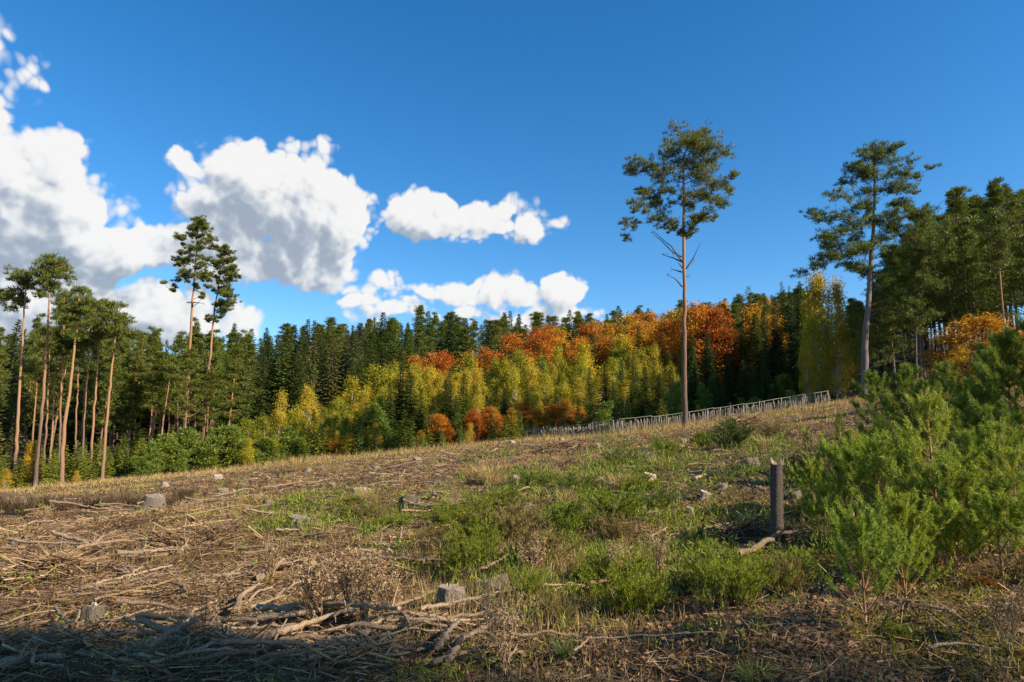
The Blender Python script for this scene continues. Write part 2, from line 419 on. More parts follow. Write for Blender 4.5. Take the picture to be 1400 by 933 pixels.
def cut_mat():
    m, t = new_mat('sawn_end_grain'); nt = m.node_tree
    tc = t.n('ShaderNodeTexCoord'); sp = t.n('ShaderNodeSeparateXYZ'); nt.links.new(tc.outputs['Object'], sp.inputs[0])
    nz = t.noise(tc.outputs['Object'], 5, 4)
    r = t.m('SQRT', t.m('ADD', t.m('MULTIPLY', sp.outputs[0], sp.outputs[0]), t.m('MULTIPLY', sp.outputs[1], sp.outputs[1])))
    rings = t.m('SINE', t.m('MULTIPLY_ADD', nz, 5, t.m('MULTIPLY', r, 260)))
    a = t.n('ShaderNodeAttribute', attribute_name='tint')
    c = t.ramp(a.outputs['Fac'], [(0, (.20, .15, .105)), (.6, (.27, .20, .14)), (1, (.60, .48, .34))])
    c = t.mix(t.smooth(rings, -.4, 1, 0, .4), c, (.20, .12, .07))
    c = t.mix(t.smooth(t.noise(tc.outputs['Object'], 9, 5, .7), .5, .7, 0, .75), c, (.24, .10, .05))
    p = t.n('ShaderNodeBsdfPrincipled'); nt.links.new(c, p.inputs['Base Color']); p.inputs['Roughness'].default_value = .8
    b = t.n('ShaderNodeBump'); b.inputs['Strength'].default_value = .6; b.inputs['Distance'].default_value = .02
    nt.links.new(nz, b.inputs['Height']); nt.links.new(b.outputs[0], p.inputs['Normal'])
    o = t.n('ShaderNodeOutputMaterial'); nt.links.new(p.outputs[0], o.inputs[0])
    return m


M['cut'] = cut_mat()


# ------------------------------------------------------------------ vegetation zones on the ground (world ellipses)
def ell(px, row, rx, ry):
    x, y = hit(px, row); _, y0 = hit(px, min(930, row + ry)); _, y1 = hit(px, max(row - ry, 606 if px < 900 else 580))
    return x, y, rx * y / F, max(.5, (y1 - y0) / 2)


GREEN = [ell(*q) for q in [(640, 745, 75, 42), (740, 700, 130, 40), (860, 700, 120, 40), (470, 705, 90, 18), (560, 712, 90, 22), (930, 650, 90, 30), (880, 620, 60, 16),
                           (800, 770, 150, 40), (850, 825, 90, 40), (1010, 800, 90, 35), (1150, 640, 120, 60), (1250, 700, 180, 80), (700, 650, 60, 12), (1000, 610, 60, 14), (620, 700, 80, 25), (760, 840, 50, 30), (770, 600, 40, 8), (840, 640, 60, 14), (1060, 660, 60, 24), (440, 690, 60, 10), (660, 630, 30, 6), (980, 860, 50, 18), (1330, 740, 90, 40)]]
SLASH = [ell(*q) for q in [(150, 790, 330, 95), (430, 800, 170, 80), (300, 740, 260, 35), (60, 740, 220, 40), (380, 660, 260, 18), (720, 615, 130, 10), (960, 600, 90, 12), (520, 640, 120, 12), (1000, 740, 60, 20)]]
MOSS = [ell(*q) for q in [(1370, 860, 70, 24), (1300, 800, 70, 24), (1120, 770, 60, 16), (1330, 820, 110, 30), (1000, 700, 120, 30), (1260, 860, 90, 20), (920, 730, 80, 20), (1080, 720, 90, 30), (340, 690, 50, 8)]]


def field(x, y, L, soft=.55):
    f = np.full(np.shape(x), -2.0)
    for (cx, cy, rx, ry) in L:
        f = np.maximum(f, 1 - np.hypot((x - cx) / rx, (y - cy) / ry))
    n = vn(x, y, 1.9, 21) * 1.1 + .08 + vn(x, y, .6, 22) * .9
    return ss(f + n, -.15, soft - .15)


# ------------------------------------------------------------------ ground
def edge_y(x):
    """how far the clearing reaches before the young trees start"""
    return np.interp(x, [-90, -50, -33, -22, 0, 9, 28, 34, 60], [52, 57, 63, 67, 74, 62, 64, 60, 44])


def build_ground():
    def axis(n, near, far):
        t = np.linspace(-1, 1, n); k = 9.0
        return np.sign(t) * near * (np.sinh(np.abs(t) * k) / math.sinh(k)) * (far / near)
    X = axis(561, .1, 3000); Yp = np.concatenate([-axis(61, .1, 3000)[31:][::-1], [0], axis(1021, .1, 3000)[511:]])
    gx, gy = np.meshgrid(X, Yp); z = gz(gx, gy)
    v = np.stack([gx, gy, z], -1).reshape(-1, 3); ny, nx = gx.shape
    i = (np.arange(ny - 1)[:, None] * nx + np.arange(nx - 1)[None, :]).ravel()
    f = np.stack([i, i + 1, i + nx + 1, i + nx], -1)
    mb = MB(); mb.add(v, f)
    m, t = new_mat('forest_soil'); nt = m.node_tree
    me = mb.mesh('ground', m, smooth=True)
    for nm, L in (('green', GREEN), ('slash', SLASH), ('moss', MOSS)):
        a = me.attributes.new(nm, 'FLOAT', 'POINT'); a.data.foreach_set('value', field(v[:, 0], v[:, 1], L).astype(np.float32))
    g = t.n('ShaderNodeNewGeometry'); P = g.outputs['Position']
    A = lambda n: t.n('ShaderNodeAttribute', attribute_name=n).outputs['Fac']
    n1 = t.noise(P, .8, 6, .6); n2 = t.noise(P, 7, 6, .7); n3 = t.noise(P, 32, 4, .7)
    soil = t.ramp(n2, [(.35, (.035, .019, .011)), (.52, (.115, .060, .030)), (.7, (.22, .13, .068))])
    slash = t.ramp(n2, [(.35, (.045, .027, .014)), (.52, (.155, .095, .048)), (.7, (.30, .20, .105))])
    green = t.ramp(n2, [(.3, (.035, .045, .014)), (.55, (.085, .09, .026)), (.75, (.15, .13, .05))])
    moss = t.ramp(n1, [(.35, (.10, .10, .02)), (.6, (.22, .16, .03))])
    c = t.mix(t.smooth(n1, .4, .62), soil, slash)
    c = t.mix(A('slash'), c, slash); c = t.mix(A('green'), c, green); c = t.mix(t.m('MULTIPLY', A('moss'), .8), c, moss)
    c = t.mix(t.smooth(n3, .47, .65, .0, .3), c, (.30, .20, .11)); c = t.mix(t.smooth(n3, .48, .3, 0, .6), c, (.04, .028, .02))
    p = t.n('ShaderNodeBsdfPrincipled'); nt.links.new(c, p.inputs['Base Color']); p.inputs['Roughness'].default_value = .95; p.inputs['Specular IOR Level'].default_value = .1
    b = t.n('ShaderNodeBump'); b.inputs['Strength'].default_value = .9; b.inputs['Distance'].default_value = .06
    nt.links.new(t.m('MULTIPLY_ADD', n3, .5, n2), b.inputs['Height']); nt.links.new(b.outputs[0], p.inputs['Normal'])
    o = t.n('ShaderNodeOutputMaterial'); nt.links.new(p.outputs[0], o.inputs[0])
    tag(ob('ground', me), 'sloping forest clearing of brown soil, moss and felled wood litter', None, None, 'structure')


build_ground()


# ------------------------------------------------------------------ tree generators
def trunk_mesh(name, H, r0, r1, mat, rng, bend=.15, sides=9, segs=12, base_flare=1.35):
    z = np.linspace(0, H, segs + 1); t = z / H
    ph = rng.uniform(0, 6.28, 2)
    x = bend * np.sin(t * 3 + ph[0]) - bend * math.sin(ph[0]); y = bend * np.sin(t * 2.4 + ph[1]) - bend * math.sin(ph[1])
    z = z.copy(); z[0] = -.4
    r = r0 + (r1 - r0) * t; r[0] *= base_flare
    mb = MB(); mb.tube(np.stack([x * t, y * t, z], 1), r, sides, tint=t, rough=.06, rng=rng)
    return mb.mesh(name, mat, True), lambda zz: np.array([np.interp(zz, z, x * t), np.interp(zz, z, y * t), zz])


def spruce(seed, H=20, R=2.9, nb=260, per=46, low=.06, mat='spruce', leaf=.56, bark='spruce_bark'):
    rng = np.random.default_rng(seed); tm, _ = trunk_mesh('spruce_trunk', H, .012 * H, .02, M[bark], rng)
    mb = MB(); P = []; D = []; L = []; T = []
    for i in range(nb):
        t = low + (1 - low) * ((i + rng.uniform(0, .8)) / nb)
        z = H * t; az = i * 2.4 + rng.uniform(-.4, .4)
        Lb = (R * (1 - t) ** .8 * rng.uniform(.55, 1.12) + .12) * (1 if t > .12 else .8)
        k = max(5, int(per * (Lb / R) ** .9 + 5)); s = rng.uniform(.03, 1, k) ** .95
        d = np.array([cos(az), sin(az), 0]); sd = np.array([-sin(az), cos(az), 0])
        droop = rng.uniform(.15, .5) * (1.2 - t)
        side = rng.choice([-1, 1], k)
        p = d[None] * (s * Lb)[:, None] + np.array([0, 0, z])[None]
        p[:, 2] += -droop * Lb * s + .28 * droop * Lb * s ** 3 + (.25 * Lb * s if t > .85 else 0)
        p += sd[None] * (side * rng.uniform(0, .22, k) * (1.1 - s) * Lb)[:, None]
        dd = d[None] * rng.uniform(.5, 1.1, k)[:, None] + sd[None] * (side * rng.uniform(.3, .9, k))[:, None]
        dd[:, 2] = rng.uniform(-.75, .05, k) if t < .85 else rng.uniform(-.1, .7, k)
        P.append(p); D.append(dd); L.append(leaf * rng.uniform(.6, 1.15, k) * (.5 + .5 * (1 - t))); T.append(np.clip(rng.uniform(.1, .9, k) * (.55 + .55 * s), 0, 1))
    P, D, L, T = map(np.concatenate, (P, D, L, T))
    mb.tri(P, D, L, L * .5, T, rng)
    mb.tri(np.array([[0, 0, H * .965]] * 5), rng.normal(0, .12, (5, 3)) + [0, 0, 1], H * .035, .08, .6, rng)
    return [('trunk', tm), ('crown', mb.mesh('spruce_crown', M[mat]))]


def tuft_cloud(mb, C, R, n, rng, flat=.6, L=.22, wd=.055, up=.5, tlo=.1, thi=1.0):
    """needle brushes filling an ellipsoid of radius R round each centre C"""
    C = np.asarray(C); m = len(C)
    idx = np.repeat(np.arange(m), n)
    q = rng.normal(size=(len(idx), 3)); q /= np.linalg.norm(q, axis=1, keepdims=True); q *= (rng.uniform(.15, 1, len(idx)) ** .6)[:, None]
    q[:, 2] *= flat
    p = C[idx] + q * np.asarray(R)[idx][:, None]
    d = q + rng.normal(0, .35, q.shape); d[:, 2] += up
    l = L * rng.uniform(.6, 1.2, len(idx))
    mb.tri(p, d, l, wd * rng.uniform(.7, 1.3, len(idx)), np.clip(rng.uniform(tlo, thi, len(idx)), 0, 1), rng)


def limb_path(a, b, rng, sag=.12, n=5):
    t = np.linspace(0, 1, n)[:, None]; L = np.linalg.norm(b - a)
    p = a + (b - a) * t
    p[:, 2] -= (np.sin(t[:, 0] * pi) * L * sag)
    p += rng.normal(0, .018 * L, p.shape) * np.sin(t * pi)
    return p


def forest_pine(seed, H=19, R=2.4, start=.5, pads=34, mat='pine', bark='pine_bark', n=85, dead=8, cone=0.0):
    rng = np.random.default_rng(seed); tm, ax = trunk_mesh('pine_trunk', H, .0085 * H, .04, M[bark], rng, bend=.3)
    mb = MB(); lm = MB(); C = []; Rr = []
    for i in range(pads):
        t = start + (1 - start) * (i + .5) / pads; z = H * t
        tt = (t - start) / (1 - start)
        prof = R * (.55 + .6 * math.sin(min(1, tt * 1.25 + .12) * pi * .75)) * (1 - tt) ** .35
        prof = prof * (1 - cone) + cone * R * (.15 + 1.05 * (1 - tt) ** .8)
        az = i * 2.4 + rng.uniform(-.5, .5); rr = prof * rng.uniform(.25, 1.05)
        c = ax(z) + np.array([cos(az) * rr, sin(az) * rr, rng.uniform(-.1, .5)])
        C.append(c); Rr.append(rng.uniform(.55, 1.0) * (1.15 - .5 * tt))
        lm.tube(limb_path(ax(max(z - .35 * rr, H * start * .9)), c, rng), np.linspace(.05, .015, 5), 4, tint=.8, cap=False)
        for _ in range(1):
            c2 = ax(z) * .45 + c * .55; c2[2] = c[2] - .1; C.append(c2 + rng.normal(0, .15, 3)); Rr.append(rng.uniform(.4, .7))
    C.append(ax(H) - [0, 0, .15]); Rr.append(.3)
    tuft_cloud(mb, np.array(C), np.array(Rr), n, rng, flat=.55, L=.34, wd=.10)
    for i in range(dead):
        z = H * rng.uniform(.25, start); az = rng.uniform(0, 6.28); l = rng.uniform(.4, 1.5)
        lm.tube(limb_path(ax(z), ax(z) + np.array([cos(az) * l, sin(az) * l, rng.uniform(-.2, .4)]), rng, n=3), [.03, .02, .01], 4, tint=.1, cap=False)
    return [('trunk', tm), ('limbs', lm.mesh('pine_limbs', M[bark])), ('crown', mb.mesh('pine_crown', M[mat]))]


def broadleaf(seed, H, R, kind, low=.2, nt_=64, per=120, mat='beech', bark='spruce_bark', leaf=.26, sig=.42, white=False):
    rng = np.random.default_rng(seed); tm, ax = trunk_mesh(kind + '_trunk', H * .93, .011 * H, .02, M[bark], rng, bend=.25)
    lm = MB(); P = []; D = []; T = []
    for i in range(nt_):
        t = low + (1 - low) * rng.uniform(0, 1) ** (.85 if kind == 'beech' else .9)
        tt = (t - low) / (1 - low)
        if kind == 'beech': prof = R * math.sin(min(1, .18 + .82 * tt ** .8) * pi) ** .55 if tt < .98 else .2
        else: prof = R * (math.sin(min(1, .15 + tt * .85) * pi) ** .8) * (1.1 - .5 * tt)
        az = rng.uniform(0, 6.28); rr = prof * rng.uniform(.3, 1.15) ** .6
        c = ax(H * t) + np.array([cos(az) * rr, sin(az) * rr, 0])
        lm.tube(limb_path(ax(max(.1 * H, H * t - rr * (1.0 if kind == 'birch' else .7))), c, rng, sag=.0), np.linspace(.012 * H * (1 - t) + .015, .008, 5), 4, tint=.7, cap=False)
        k = int(per * rng.uniform(.6, 1.3)); sg = sig * rng.uniform(.7, 1.25)
        q = rng.normal(0, 1, (k, 3)) * [sg, sg, sg * (1.35 if kind == 'birch' else .75)]
        P.append(c + q); dd = rng.normal(0, .7, (k, 3)); dd[:, 2] -= .8 if kind == 'birch' else .15; D.append(dd)
        T.append(np.clip(rng.uniform(.1, .85, k) + rng.uniform(-.3, .3), 0, 1))
    P, D, T = map(np.concatenate, (P, D, T)); mb = MB()
    mb.leaf(P, D, leaf * rng.uniform(.45, 1.35, len(P)), leaf * .58, T, rng)
    return [('trunk', tm), ('limbs', lm.mesh(kind + '_limbs', M[bark])), ('crown', mb.mesh(kind + '_crown', M[mat]))]


SPR = [spruce(100 + i, R=r, nb=nb, mat=m) for i, (r, nb, m) in enumerate([(2.9, 260, 'spruce'), (2.5, 250, 'spruce'), (3.3, 260, 'spruce'), (2.7, 240, 'spruce_dark'), (3.1, 260, 'spruce_dark')])]
TRUNKY = [spruce(120 + i, R=2.4, nb=190, low=.34, mat='spruce_dark') for i in range(2)]
FPINE = [forest_pine(200 + i, R=r, start=s, cone=(0, .5, .3, .8)[i]) for i, (r, s) in enumerate([(2.4, .5), (2.0, .55), (2.8, .45), (2.2, .38)])]
DPINE = [forest_pine(210 + i, R=r, start=s, cone=1.0, pads=54, n=66, mat='pine_dusky', bark='pine_bark_grey') for i, (r, s) in enumerate([(2.4, .34), (2.0, .42), (2.7, .3)])]
LARCH = [spruce(240 + i, R=2.6, nb=150, per=30, mat='larch') for i in range(2)]
BIRCH = [broadleaf(300 + i, 10, r, 'birch', low=.14, nt_=60, per=110, mat='birch', bark='birch_bark', leaf=.2, sig=.34) for i, r in enumerate([1.5, 1.2, 1.8, 1.4])]
GBIRCH = [broadleaf(320 + i, 10, r, 'birch', low=.1, nt_=80, per=130, mat='gold', bark='birch_bark', leaf=.17, sig=.34) for i, r in enumerate([1.5, 1.8])]
BEECH = [broadleaf(340 + i, 11, r, 'beech', low=.2, nt_=70, per=120, mat='beech', leaf=.24, sig=.45) for i, r in enumerate([2.4, 2.9, 2.0, 2.6])]
GBEECH = [broadleaf(360 + i, 11, r, 'beech', low=.2, nt_=70, per=120, mat='gold_beech', leaf=.24, sig=.45) for i, r in enumerate([2.4, 2.9])]
YSPR = [spruce(400 + i, H=4, R=1.15, nb=70, per=46, low=.02, mat=m, leaf=.26) for i, m in enumerate(['young_green', 'young_green', 'young_green', 'young_blue'])]
YBLUE = [forest_pine(420 + i, H=4, R=1.2, start=.06, pads=24, mat='young_blue', n=70, dead=0) for i in range(2)]

RNG = np.random.default_rng(7)


LM = [(-1e9, 'left of the bare pine group'), (60, 'behind the bare pine group'), (150, 'past the outermost bare pine'), (225, 'behind the two tall close pines'), (310, 'just past the leaning tall pine'), (380, 'where the yellow birches begin'),
      (450, 'below the small low clouds'), (520, 'below the gap between the low clouds'), (590, 'behind the dark spruce cluster'), (660, 'above the near end of the fence'), (730, 'below the bright low cloud'), (800, 'short of the lone tall pine'),
      (880, 'behind the lone tall pine'), (960, 'just past the lone tall pine'), (1030, 'above the far half of the fence'), (1095, 'beside the golden birches'), (1165, 'behind the broad crowned pine'), (1230, 'between broad pine and orange shrub'), (1300, 'behind the orange shrub'), (1360, 'past the orange shrub')]


def where(px):
    w = LM[0][1]
    for p, q in LM:
        if px >= p: w = q
    return w


def tree_at(px, Y, H, protos, pH, name, label, cat, group, wfac=1.0, tilt=.032, drop=.1):
    x = (px - 700) / F * (Y * cos(PITCH) + 0) * 1.0
    z = gz1(x, Y) - drop
    s = H / pH; w = s ** .75 * wfac * RNG.uniform(.78, 1.22)
    k = int(RNG.integers(len(protos)))
    if '{' in label: label = label.replace('top {h} high', '{h}').format(h=('low' if H < 2.6 else 'modest' if H < 3.2 else 'middle height' if H < 4.5 else 'tall' if H < 9 else 'highest') , a=('slim', 'broad', 'ragged', 'full', 'narrow', 'dense', 'open', 'loose')[k % 8], w=where(px))
    return put(name, protos[k], (x, Y, z), RNG.uniform(0, 6.28), (w, w, s), label, cat, group, tilt=(RNG.normal(0, tilt), RNG.normal(0, tilt)))


def band(n, px0, px1, Y0, Y1, rows_near, rows_far, jit, protos, pH, name, label, cat, group, wfac=1.0, hmin=2, hmax=26, gap=1.5, tilt=.015, yf=None):
    """n trees spread over a wedge; tops follow profile rows_near at Y0 to rows_far at Y1"""
    pts = []
    k = 0; tries = 0
    while k < n and tries < n * 25:
        tries += 1
        px = RNG.uniform(px0, px1); f = RNG.uniform(0, 1) ** .8; Y = Y0 + (Y1 - Y0) * f
        if yf is not None: Y += yf(px)
        x = (px - 700) / F * Y
        if any((x - a) ** 2 + (Y - b) ** 2 < gap * gap for a, b in pts): continue
        r0 = np.interp(px, *rows_near); r1 = np.interp(px, *rows_far)
        row = r0 + (r1 - r0) * f + RNG.normal(0, jit)
        H = top_h(px, row, Y)
        if H < hmin: continue
        H = min(H, hmax)
        pts.append((x, Y)); k += 1
        tree_at(px, Y, H, protos, pH, name, label.replace('{d}', 'front row' if f < .33 else ('middle row' if f < .66 else 'back row')), cat, group, wfac)


RIDGE = ([-300, 0, 100, 200, 300, 350, 420, 480, 560, 620, 700, 760, 850, 900, 960, 1000, 1050, 1085, 1130, 1180, 1230, 1290, 1325, 1400, 1600],
         [445, 455, 450, 462, 455, 450, 432, 440, 428, 424, 424, 428, 420, 414, 412, 402, 398, 388, 375, 352, 322, 295, 275, 268, 250])


def off(rows, d): return (rows[0], [r + d for r in rows[1]])


# far dark spruces and pines along the ridge
band(88, 380, 1130, 135, 195, off(RIDGE, 22), off(RIDGE, 4), 6, SPR, 20, 'spruce_tree', '{a} dark spruce, {d} of ridge, {w}', 'spruce', 'spruces and pines along the far ridge', gap=2.4, wfac=1.4)
band(85, 380, 1130, 135, 190, off(RIDGE, 22), off(RIDGE, 5), 6, FPINE + DPINE, 19, 'pine_tree', '{a} olive pine, {d} of ridge, {w}', 'pine', 'pines along the far ridge', gap=2.4, wfac=1.45)
# dark wall of spruces left of the middle
band(85, 300, 560, 98, 150, off(RIDGE, 40), off(RIDGE, 4), 8, SPR, 20, 'spruce_tree', '{a} tall dark spruce, {d}, {w}', 'spruce', 'tall dark spruces behind the young birches', gap=2.3, wfac=1.3)
# left forest, spruces and pines with bare stems
band(62, -110, 330, 74, 128, off(RIDGE, 18), off(RIDGE, 2), 9, TRUNKY + SPR[3:4], 20, 'spruce_tree', '{a} dark bare stemmed spruce, {d}, {w}', 'spruce', 'spruces in the wood behind the tall bare pines', gap=2.3)
band(80, -110, 330, 70, 112, off(RIDGE, 22), off(RIDGE, 0), 12, FPINE, 19, 'pine_tree', '{a} tan stemmed pine, {d}, {w}', 'pine', 'pines in the wood behind the tall bare pines', gap=2.3)
# right forest of pines
RT = ([1080, 1130, 1180, 1215, 1245, 1290, 1325, 1355, 1385, 1400, 1600], [430, 425, 412, 385, 340, 292, 264, 282, 258, 264, 240])
band(95, 1175, 1500, 60, 105, off(RT, 16), off(RT, -2), 10, DPINE + FPINE[3:], 19, 'pine_tree', '{a} tall wood pine, {d}, {w}', 'pine', 'pines of the dark wood on the rise', gap=2.0, tilt=.01)
band(28, 1180, 1480, 82, 125, off(RT, 25), off(RT, 5), 8, TRUNKY, 20, 'spruce_tree', '{a} dark wood spruce, {d}, {w}', 'spruce', 'spruces inside the pine wood on the rise', gap=2.5)
# dark spruces behind the fence
band(50, 900, 1140, 84, 128, ([880, 960, 1050, 1130], [500, 465, 430, 400]), ([880, 960, 1050, 1130], [455, 430, 402, 385]), 9, SPR, 20, 'spruce_tree', '{a} fence side spruce, {d}, {w}', 'spruce', 'dark spruces behind the wooden fence', gap=2.4)
band(20, 1000, 1120, 100, 125, off(RIDGE, 15), off(RIDGE, 0), 6, LARCH + DPINE, 20, 'larch_tree', '{a} thin crowned conifer, {d}, {w}', 'larch', 'larches over the dark spruces', gap=2.4)
for (px, row, Y) in [(128, 455, 80), (455, 448, 96), (470, 445, 110), (490, 450, 104), (425, 437, 90), (845, 425, 150), (940, 420, 130), (15, 470, 70), (-10, 520, 66), (20, 560, 62)]:
    tree_at(px, Y, top_h(px, row, Y), LARCH, 20, 'larch_tree', '{a} yellowing larch, {h}, {w}', 'larch', 'yellowing larches among the dark conifers')

# copper beeches
for px, row, Y in [(700, 478, 112), (735, 470, 114), (770, 468, 112), (812, 455, 110), (848, 450, 112), (872, 445, 108), (905, 440, 106), (1005, 420, 104), (1045, 425, 102), (665, 485, 112), (640, 480, 112), (1020, 440, 100), (975, 455, 97), (948, 462, 98)]:
    tree_at(px, Y, top_h(px, row, Y), SPR[:3], 20, 'spruce_tree', '{a} green spruce among the orange beeches, {w}', 'spruce', 'green spruces among the beeches', wfac=1.2)
band(30, 840, 1090, 106, 134, ([840, 950, 1090], [470, 450, 440]), ([840, 950, 1090], [445, 425, 412]), 8, GBEECH, 11, 'beech_tree', '{a} golden beech, {d}, {w}', 'beech', 'golden beeches below the ridge', gap=3, wfac=1.1, hmax=16)
band(44, 690, 1030, 112, 138, ([690, 760, 850, 950, 1060], [488, 478, 462, 440, 440]), ([690, 760, 850, 950, 1060], [462, 450, 436, 422, 428]), 7, BEECH + GBEECH[:1], 11, 'beech_tree', '{a} orange beech, {d}, {w}', 'beech', 'orange beeches below the ridge', gap=3, wfac=1.15, hmax=16)
band(8, 520, 680, 110, 122, ([515, 660], [492, 482]), ([515, 660], [486, 480]), 4, BEECH[:3], 11, 'beech_tree', '{a} red orange beech, {d}, {w}', 'beech', 'red beeches before the dark spruces', gap=3, hmax=13)
for px, row, Y, w in [(960, 416, 100, 1.3), (985, 425, 98, 1.2), (925, 438, 104, 1.1), (1035, 415, 106, 1.1), (1060, 430, 100, 1.0)]:
    tree_at(px, Y, top_h(px, row, Y), GBEECH if px != 985 else BEECH[1:], 11, 'beech_tree', {960: 'largest amber beech crown just past the lone pine trunk', 985: 'orange beech touching the largest amber crown', 925: 'amber beech crown half hidden behind the lone pine trunk', 1035: 'golden beech top against the sky past the lone pine', 1060: 'golden beech by the dark spruces past the lone pine'}[px], 'beech', 'large beeches beside the lone pine', wfac=w)
# birches of olive and yellow
BT = ([380, 430, 480, 540, 600, 700, 780, 860, 940], [585, 555, 530, 505, 500, 490, 480, 478, 480])
band(135, 385, 930, 76, 108, off(BT, 55), off(BT, 4), 10, BIRCH, 10, 'birch_tree', '{a} olive yellow birch, {d}, {w}', 'birch', 'young birches turning yellow', gap=1.35, hmin=1.8, hmax=12, wfac=1.05)
band(26, 400, 900, 74, 100, off(BT, 55), off(BT, 5), 12, GBIRCH, 10, 'birch_tree', '{a} bright yellow birch, {d}, {w}', 'birch', 'bright yellow young birches', gap=2.5, hmin=2.2, hmax=9)
# dark young spruces standing among the birches
for i, (px, row, Y) in enumerate([(545, 500, 77), (560, 508, 76), (530, 522, 75), (600, 518, 77), (615, 502, 80), (632, 510, 77), (625, 540, 75), (575, 532, 75), (595, 542, 74), (720, 520, 79), (760, 530, 79), (690, 530, 77), (665, 540, 76), (805, 500, 84), (830, 495, 80), (850, 490, 84), (870, 480, 78), (885, 500, 76),
                                  (840, 520, 76), (905, 510, 80), (920, 500, 84), (950, 500, 80), (935, 530, 76), (430, 560, 76), (865, 520, 74), (975, 500, 78), (1000, 480, 80), (1020, 490, 76), (690, 545, 78), (880, 535, 74), (965, 525, 76), (990, 520, 74), (1050, 490, 76), (1075, 470, 78), (1035, 520, 73), (1065, 515, 72), (1095, 500, 74), (505, 560, 76), (475, 570, 74)]):
    tree_at(px, Y, top_h(px, row, Y), SPR, 20, 'spruce_tree', '{a} bushy dark spruce among birches, {w}', 'spruce', 'bushy spruces among the birches', wfac=1.25)
band(60, 290, 600, 70, 84, ([290, 380, 450, 600], [608, 600, 590, 575]), ([290, 380, 450, 600], [590, 578, 562, 548]), 9, YSPR + YBLUE[:1], 4, 'young_spruce', '{a} light green sapling, {d}, {w}', 'young spruce', 'light green saplings before the dark spruces', gap=1.2, hmin=1.5, hmax=8)
band(55, 385, 570, 78, 97, off(BT, 32), off(BT, 0), 8, BIRCH, 10, 'birch_tree', '{a} olive birch sapling, {d}, {w}', 'birch', 'young birches turning yellow', gap=1.3, hmin=1.8, hmax=11, wfac=1.05)
# low orange beeches and mixed bushes right behind the fence
for px, row, Y in [(600, 566, 73), (650, 560, 73), (668, 556, 74), (700, 558, 75), (718, 550, 76), (738, 562, 76), (755, 552, 77), (775, 545, 77), (790, 556, 77), (812, 560, 77), (500, 585, 71), (478, 592, 70), (590, 575, 74), (640, 562, 75), (655, 574, 74), (705, 562, 77), (745, 556, 80), (782, 556, 80), (795, 560, 79), (735, 548, 82), (770, 548, 82), (455, 598, 70), (465, 605, 70), (690, 570, 76), (615, 585, 72), (575, 588, 72), (440, 600, 70), (670, 560, 76), (715, 575, 76), (800, 570, 78)]:
    tree_at(px, Y, max(2, top_h(px, row, Y)), BEECH[2:] + GBEECH[:1], 11, 'beech_tree', '{a} low russet beech, {h}, {w}', 'beech', 'low russet beeches by the clearing', wfac=1.1)
for px, row, Y in [(465, 590, 70), (640, 580, 71), (705, 572, 75), (770, 570, 77), (425, 530, 78), (380, 540, 76), (730, 580, 74), (515, 580, 72)]:
    tree_at(px, Y, max(2, top_h(px, row, Y)), GBIRCH, 10, 'birch_tree', '{a} yellow birch sapling before dark spruces, {h}, {w}', 'birch', 'yellow birch saplings at the clearing edge')
band(100, 350, 860, 68, 80, ([350, 420, 560, 700, 860], [612, 600, 590, 575, 560]), ([350, 420, 560, 700, 860], [590, 572, 560, 550, 540]), 8, YSPR, 4, 'young_spruce', '{a} young edge spruce, {d}, {w}', 'young spruce', 'young spruces along the clearing edge', gap=.9, hmin=1.2, hmax=5, yf=lambda p: 0 if p < 700 else (p - 700) * .035)
# the band of young spruces on the left
band(120, -120, 385, 58, 72, ([-120, 0, 140, 250, 385], [640, 632, 618, 605, 598]), ([-120, 0, 140, 250, 385], [612, 605, 592, 580, 578]), 7, YSPR[:3], 4, 'young_spruce', '{a} bright green young spruce, {d}, {w}', 'young spruce', 'young spruces at the feet of the tall pines', gap=.8, hmin=1.0, hmax=5,
     yf=lambda p: float(np.interp(p, [-120, 0, 250, 385], [-2, 0, 6, 9])))
for px, row, Y in [(215, 610, 62), (235, 600, 64), (262, 592, 66), (285, 598, 65), (300, 585, 68), (330, 590, 67), (390, 590, 69), (415, 600, 69), (372, 600, 68), (200, 625, 61), (350, 608, 67), (545, 600, 72), (250, 612, 63.5), (275, 610, 65)]:
    tree_at(px, Y, top_h(px, row, Y), YBLUE, 4, 'young_pine', '{a} round blue green young pine, top {h} high, {w}', 'young pine', 'round young pines at the clearing edge', wfac=1.2)
for px, row, Y in [(325, 585, 69), (345, 575, 71), (365, 570, 72), (392, 562, 73), (310, 598, 67), (340, 600, 66), (372, 595, 68), (405, 575, 72), (425, 580, 70), (440, 570, 73), (295, 590, 70), (268, 606, 67), (450, 585, 71), (470, 575, 72)]:
    tree_at(px, Y, max(1.6, top_h(px, row, Y)), BIRCH, 10, 'birch_tree', '{a} lime green birch sapling, {h}, {w}', 'birch', 'lime green birch saplings at the clearing edge', wfac=1.3)
for px, row, Y in [(48, 605, 62), (12, 640, 60), (110, 648, 60), (290, 610, 66), (290, 590, 72)]:
    tree_at(px, Y, max(1.2, top_h(px, row, Y)), GBIRCH, 10, 'birch_tree', '{a} golden birch bush between pine stems, {h}, {w}', 'birch', 'golden birch bushes between the pine stems', wfac=1.2)
# young spruces in the shade behind the fence
band(26, 820, 1120, 66, 76, ([820, 1120], [560, 540]), ([820, 1120], [545, 520]), 7, YSPR + YBLUE, 4, 'young_spruce', '{a} young shaded spruce, {d}, {w}', 'young spruce', 'young spruces behind the fence', gap=1.2, hmin=1.0, hmax=5)
